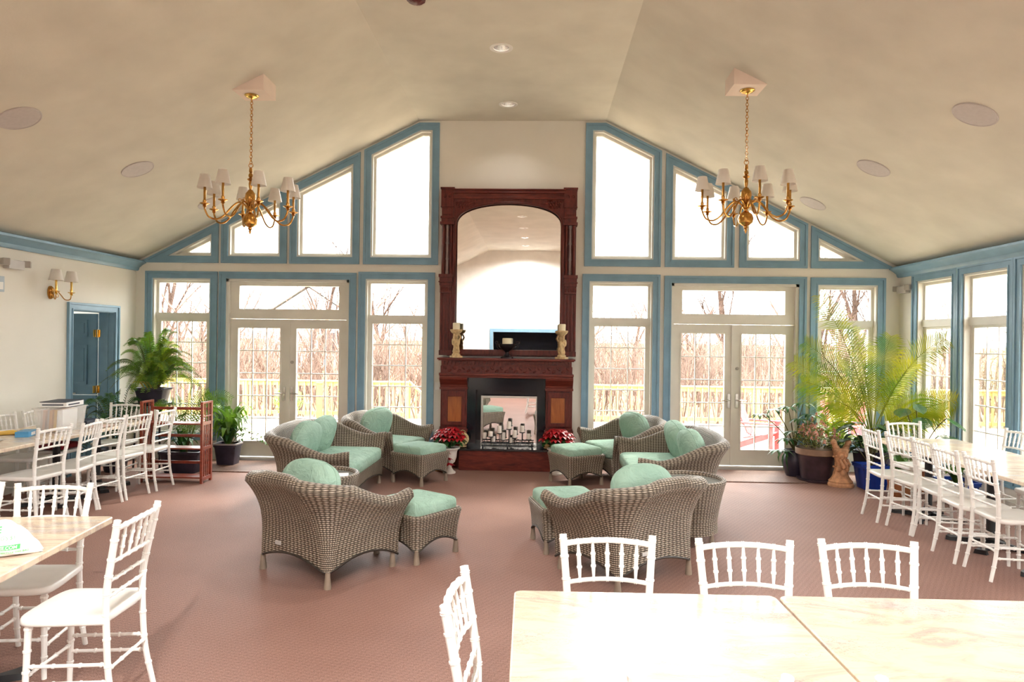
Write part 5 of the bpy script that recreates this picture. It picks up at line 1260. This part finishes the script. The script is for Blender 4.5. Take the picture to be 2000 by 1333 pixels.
railing((5.6, Y9, DZ), (12.3, Y9, DZ), 'pale wooden deck railing seen behind the palm in the right corner')
railing((12.3, Y9 - .1, DZ), (12.3, 10.2, DZ), 'pale wooden side railing of the deck seen through the first right wall windows')
railing((12.3, 10.0, DZ), (12.3, 1.5, DZ), 'pale wooden side railing of the deck seen through the nearer right wall windows')
t = thing('stair_railing', 'sloping wooden stair rail going down from the deck, seen left of the fireplace', 'railing', (-3.30, Y9 + .12, DZ))
m = MB(); m.obox((.62, 0, .40), 1.75, .12, .05, 0, 0, radians(41)); m.build('sloping_rail', M['rail'], t, smooth=0)
for i in range(8): x = .0 + .16 * i; MB().box(x - .02, x + .02, -.02, .02, -.6, .90 - .87 * x).build('baluster', M['rail'], t, smooth=0)
t = thing('deck_post', 'orange brown timber post on the deck beyond the left french doors', 'post', (-5.45, 17.4, DZ)); MB().box(-.06, .06, -.06, .06, 0, .92).build('post', M['orangew'], t, smooth=0); MB().box(-.075, .075, -.075, .075, .92, .95).build('cap', M['orangew'], t, smooth=0)
def adirondack(name, label):
    t = thing(name, label, 'garden chair', group='red garden chairs on the deck'); A = M['adir']
    for i in range(5): MB().obox((-.2 + .1 * i, .28, .66), .085, .02, .78 - .05 * abs(i - 2), 0, radians(-22), radians((i - 2) * 2)).build('back_slat', A, t, smooth=0)
    for i in range(5): MB().obox((0, -.26 + .11 * i, .36 - .022 * i), .52, .09, .02, 0, radians(-11)).build('seat_slat', A, t, smooth=0)
    for s in (-1, 1):
        MB().box(s * .31 - .065, s * .31 + .065, -.36, .30, .55, .575).build('armrest', A, t, smooth=0); MB().box(s * .28 - .02, s * .28 + .02, -.32, -.24, 0, .55).build('front_leg', A, t, smooth=0); MB().obox((s * .27, .08, .20), .03, .85, .09, 0, radians(-22)).build('rear_leg', A, t, smooth=0)
    MB().box(-.27, .27, .36, .40, .50, .56).build('back_brace', A, t, smooth=0)
    return t
a0 = adirondack('garden_chair', 'faded red wooden garden chair on the deck behind the right french door leaf'); a0.location = (4.25, 13.6, DZ); a0.rotation_euler = (0, 0, radians(60))
dup(a0, (5.0, 13.1, DZ), radians(-40), 'faded red garden chair on the deck beside the umbrella plant'); dup(a0, (5.95, 13.4, DZ), radians(-75), 'faded red garden chair on the deck behind the pink flowers and palm'); dup(a0, (7.0, 14.6, DZ), radians(-110), 'faded red garden chair on the deck farthest right behind the palm')
t = thing('potted_shrub', 'small round evergreen in a pot on the deck, low in the left french door', 'potted plant', (-5.6, 15.6, DZ)); roundpot(t, .22, .35, 'pot'); m = MB()
for i in range(260):
    a = R5.random() * 6.283; p = math.acos(2 * R5.random() - 1); v = Vector((sin(p) * cos(a), sin(p) * sin(a), cos(p))) * .3 + Vector((0, 0, .62)); leaf(m, v, v + Vector((.02, 0, .04)), v + Vector((.05 * cos(a), .05 * sin(a), .06)), .02, 2)
m.build('foliage', M['fern'], t, fix=False)
t = thing('house', 'far white gabled house beyond the trees in the left french door', 'house', (-20.5, 62, GZ)); m = MB(); m.prism([(-4, 0), (4, 0), (4, 4.6), (0, 7.2), (-4, 4.6)], lambda u, d, w: (u, d, w), 0, 9); m.build('walls', M['white'], t, smooth=0)
MB().obox((-2.2, 4.5, 6.05), 5.2, 9.6, .16, 0, 0, radians(-33)).obox((2.2, 4.5, 6.05), 5.2, 9.6, .16, 0, 0, radians(33)).build('roof', M['grey'], t, smooth=0)
for x in (-2, 2): MB().box(x - .5, x + .5, -.06, -.01, 1.4, 3.2).build('window', M['navy'], t, smooth=0)
# bare trees
RT = random.Random(11)
def baretree(name, h, spread, lv, label, tall):
    t = thing(name, label, 'tree'); tr = MB(); br = MB()
    def grow(p, d, L, r, k, m):
        pts = [p]; rr = [r]; q = p.copy(); dd = d.copy()
        for i in range(4): dd = (dd + Vector((RT.uniform(-1, 1), RT.uniform(-1, 1), RT.uniform(-.3, .7))) * .16).normalized(); q = q + dd * (L / 4); pts.append(q.copy()); rr.append(r * (1 - .14 * (i + 1)))
        m.tube(pts, rr, 4 if k else 6, cap=False)
        if k >= lv: return
        for i in range(4 if k else 6):
            f = RT.uniform(.3, 1); j = min(3, int(f * 4)); b = pts[j].lerp(pts[j + 1], f * 4 - j); a = RT.uniform(0, 6.283); nd = (dd * RT.uniform(.6, 1.1) + Vector((cos(a), sin(a), RT.uniform(.0, .5))) * spread).normalized(); grow(b, nd, L * RT.uniform(.42, .62), max(.006, r * .42), k + 1, br)
    grow(Vector((0, 0, 0)), Vector((0, 0, 1)), h * .62, .05 + .012 * h, 0, tr)
    tr.build('trunk', M['bark'], t, fix=False); br.build('branches', M['bark'] if tall else M['twig'], t, fix=False)
    return t
TL = 'bare winter tree in the thicket beyond the deck'
pro = [baretree('bare_tree', 5.2 + .5 * i, .75, 3, TL, False) for i in range(5)]
prt = [baretree('bare_tree', 10.5 + i, .55, 3, 'tall bare winter tree rising above the thicket outside', True) for i in range(3)]
k = 0
for i in range(64):
    x = -34 + 64 * (i + RT.random()) / 64 * 1.15; y = RT.uniform(27, 48); p = pro[i % 5]
    if i < 5: p.location = (x, y, GZ); p.rotation_euler = (0, 0, RT.uniform(0, 6)); p['group'] = 'bare thicket trees'
    else: dup(p, (x, y, GZ), RT.uniform(0, 6), group='bare thicket trees', scale=(1, 1, RT.uniform(.75, 1.05)))
for i in range(20):
    y = RT.uniform(14, 34) * (-1 if i > 15 else 1); x = RT.uniform(20, 34); dup(pro[i % 5], (x, y if y > 0 else -y * .3, GZ), RT.uniform(0, 6), group='bare thicket trees')
for i, (x, y, l) in enumerate(((13.6, 33, 'tall bare tree in the right corner window, left of two'), (16.2, 35, 'tall bare tree in the right corner window, right of two'), (-22, 40, 'tall bare tree far off in the left corner window'), (-13.5, 42, 'tall bare tree top in the left transom window'), (11.2, 41, 'tall bare tree top in the right transom window'), (17.5, 20.5, 'tall dark tree with a branch reaching into the second right wall window'), (-9.6, 44, 'slender tall tree at the right part of the left transom window'))):
    o = prt[i % 3]
    if i < 3: o.location = (x, y, GZ); o['label'] = l
    else: o = dup(o, (x, y, GZ), i * 1.3, l)
    o['group'] = 'tall bare trees'
# brushwood: uncountable twigs
for nm, n, fx, l in (('brush', 6500, lambda: (RT.uniform(-40, 16.5), 19.2 + 36 * RT.random() ** 1.5), 'tangle of tan winter brush beyond the deck railing'), ('brush', 1800, lambda: (13.2 + 22 * RT.random() ** 1.4, RT.uniform(-4, 18.5)), 'tangle of tan winter brush beyond the right wall windows')):
    m = MB()
    for i in range(n):
        x, y = fx(); h = RT.uniform(1.0, 2.2 + .10 * min(20, max(0, y - 19) + max(0, x - 13.2))); p = Vector((x, y, GZ + RT.uniform(0, 1.0))); a = RT.uniform(0, 6.28); ln = RT.uniform(.1, .8); q = p + Vector((cos(a) * ln * .5, sin(a) * ln * .5, h * .55)); e = p + Vector((cos(a) * ln + RT.uniform(-.4, .4), sin(a) * ln, h))
        m.tube([p, q, e], [RT.uniform(.012, .03), .014, .005], 3, cap=False)
        for _ in range(3): f = RT.uniform(.3, .9); b = p.lerp(e, f); m.tube([b, b + Vector((RT.uniform(-.5, .5), RT.uniform(-.5, .5), RT.uniform(.2, .8)))], [.010, .004], 3, cap=False)
    tag(m.build(nm, M['twig'], fix=False), l, 'brushwood', kind='stuff')
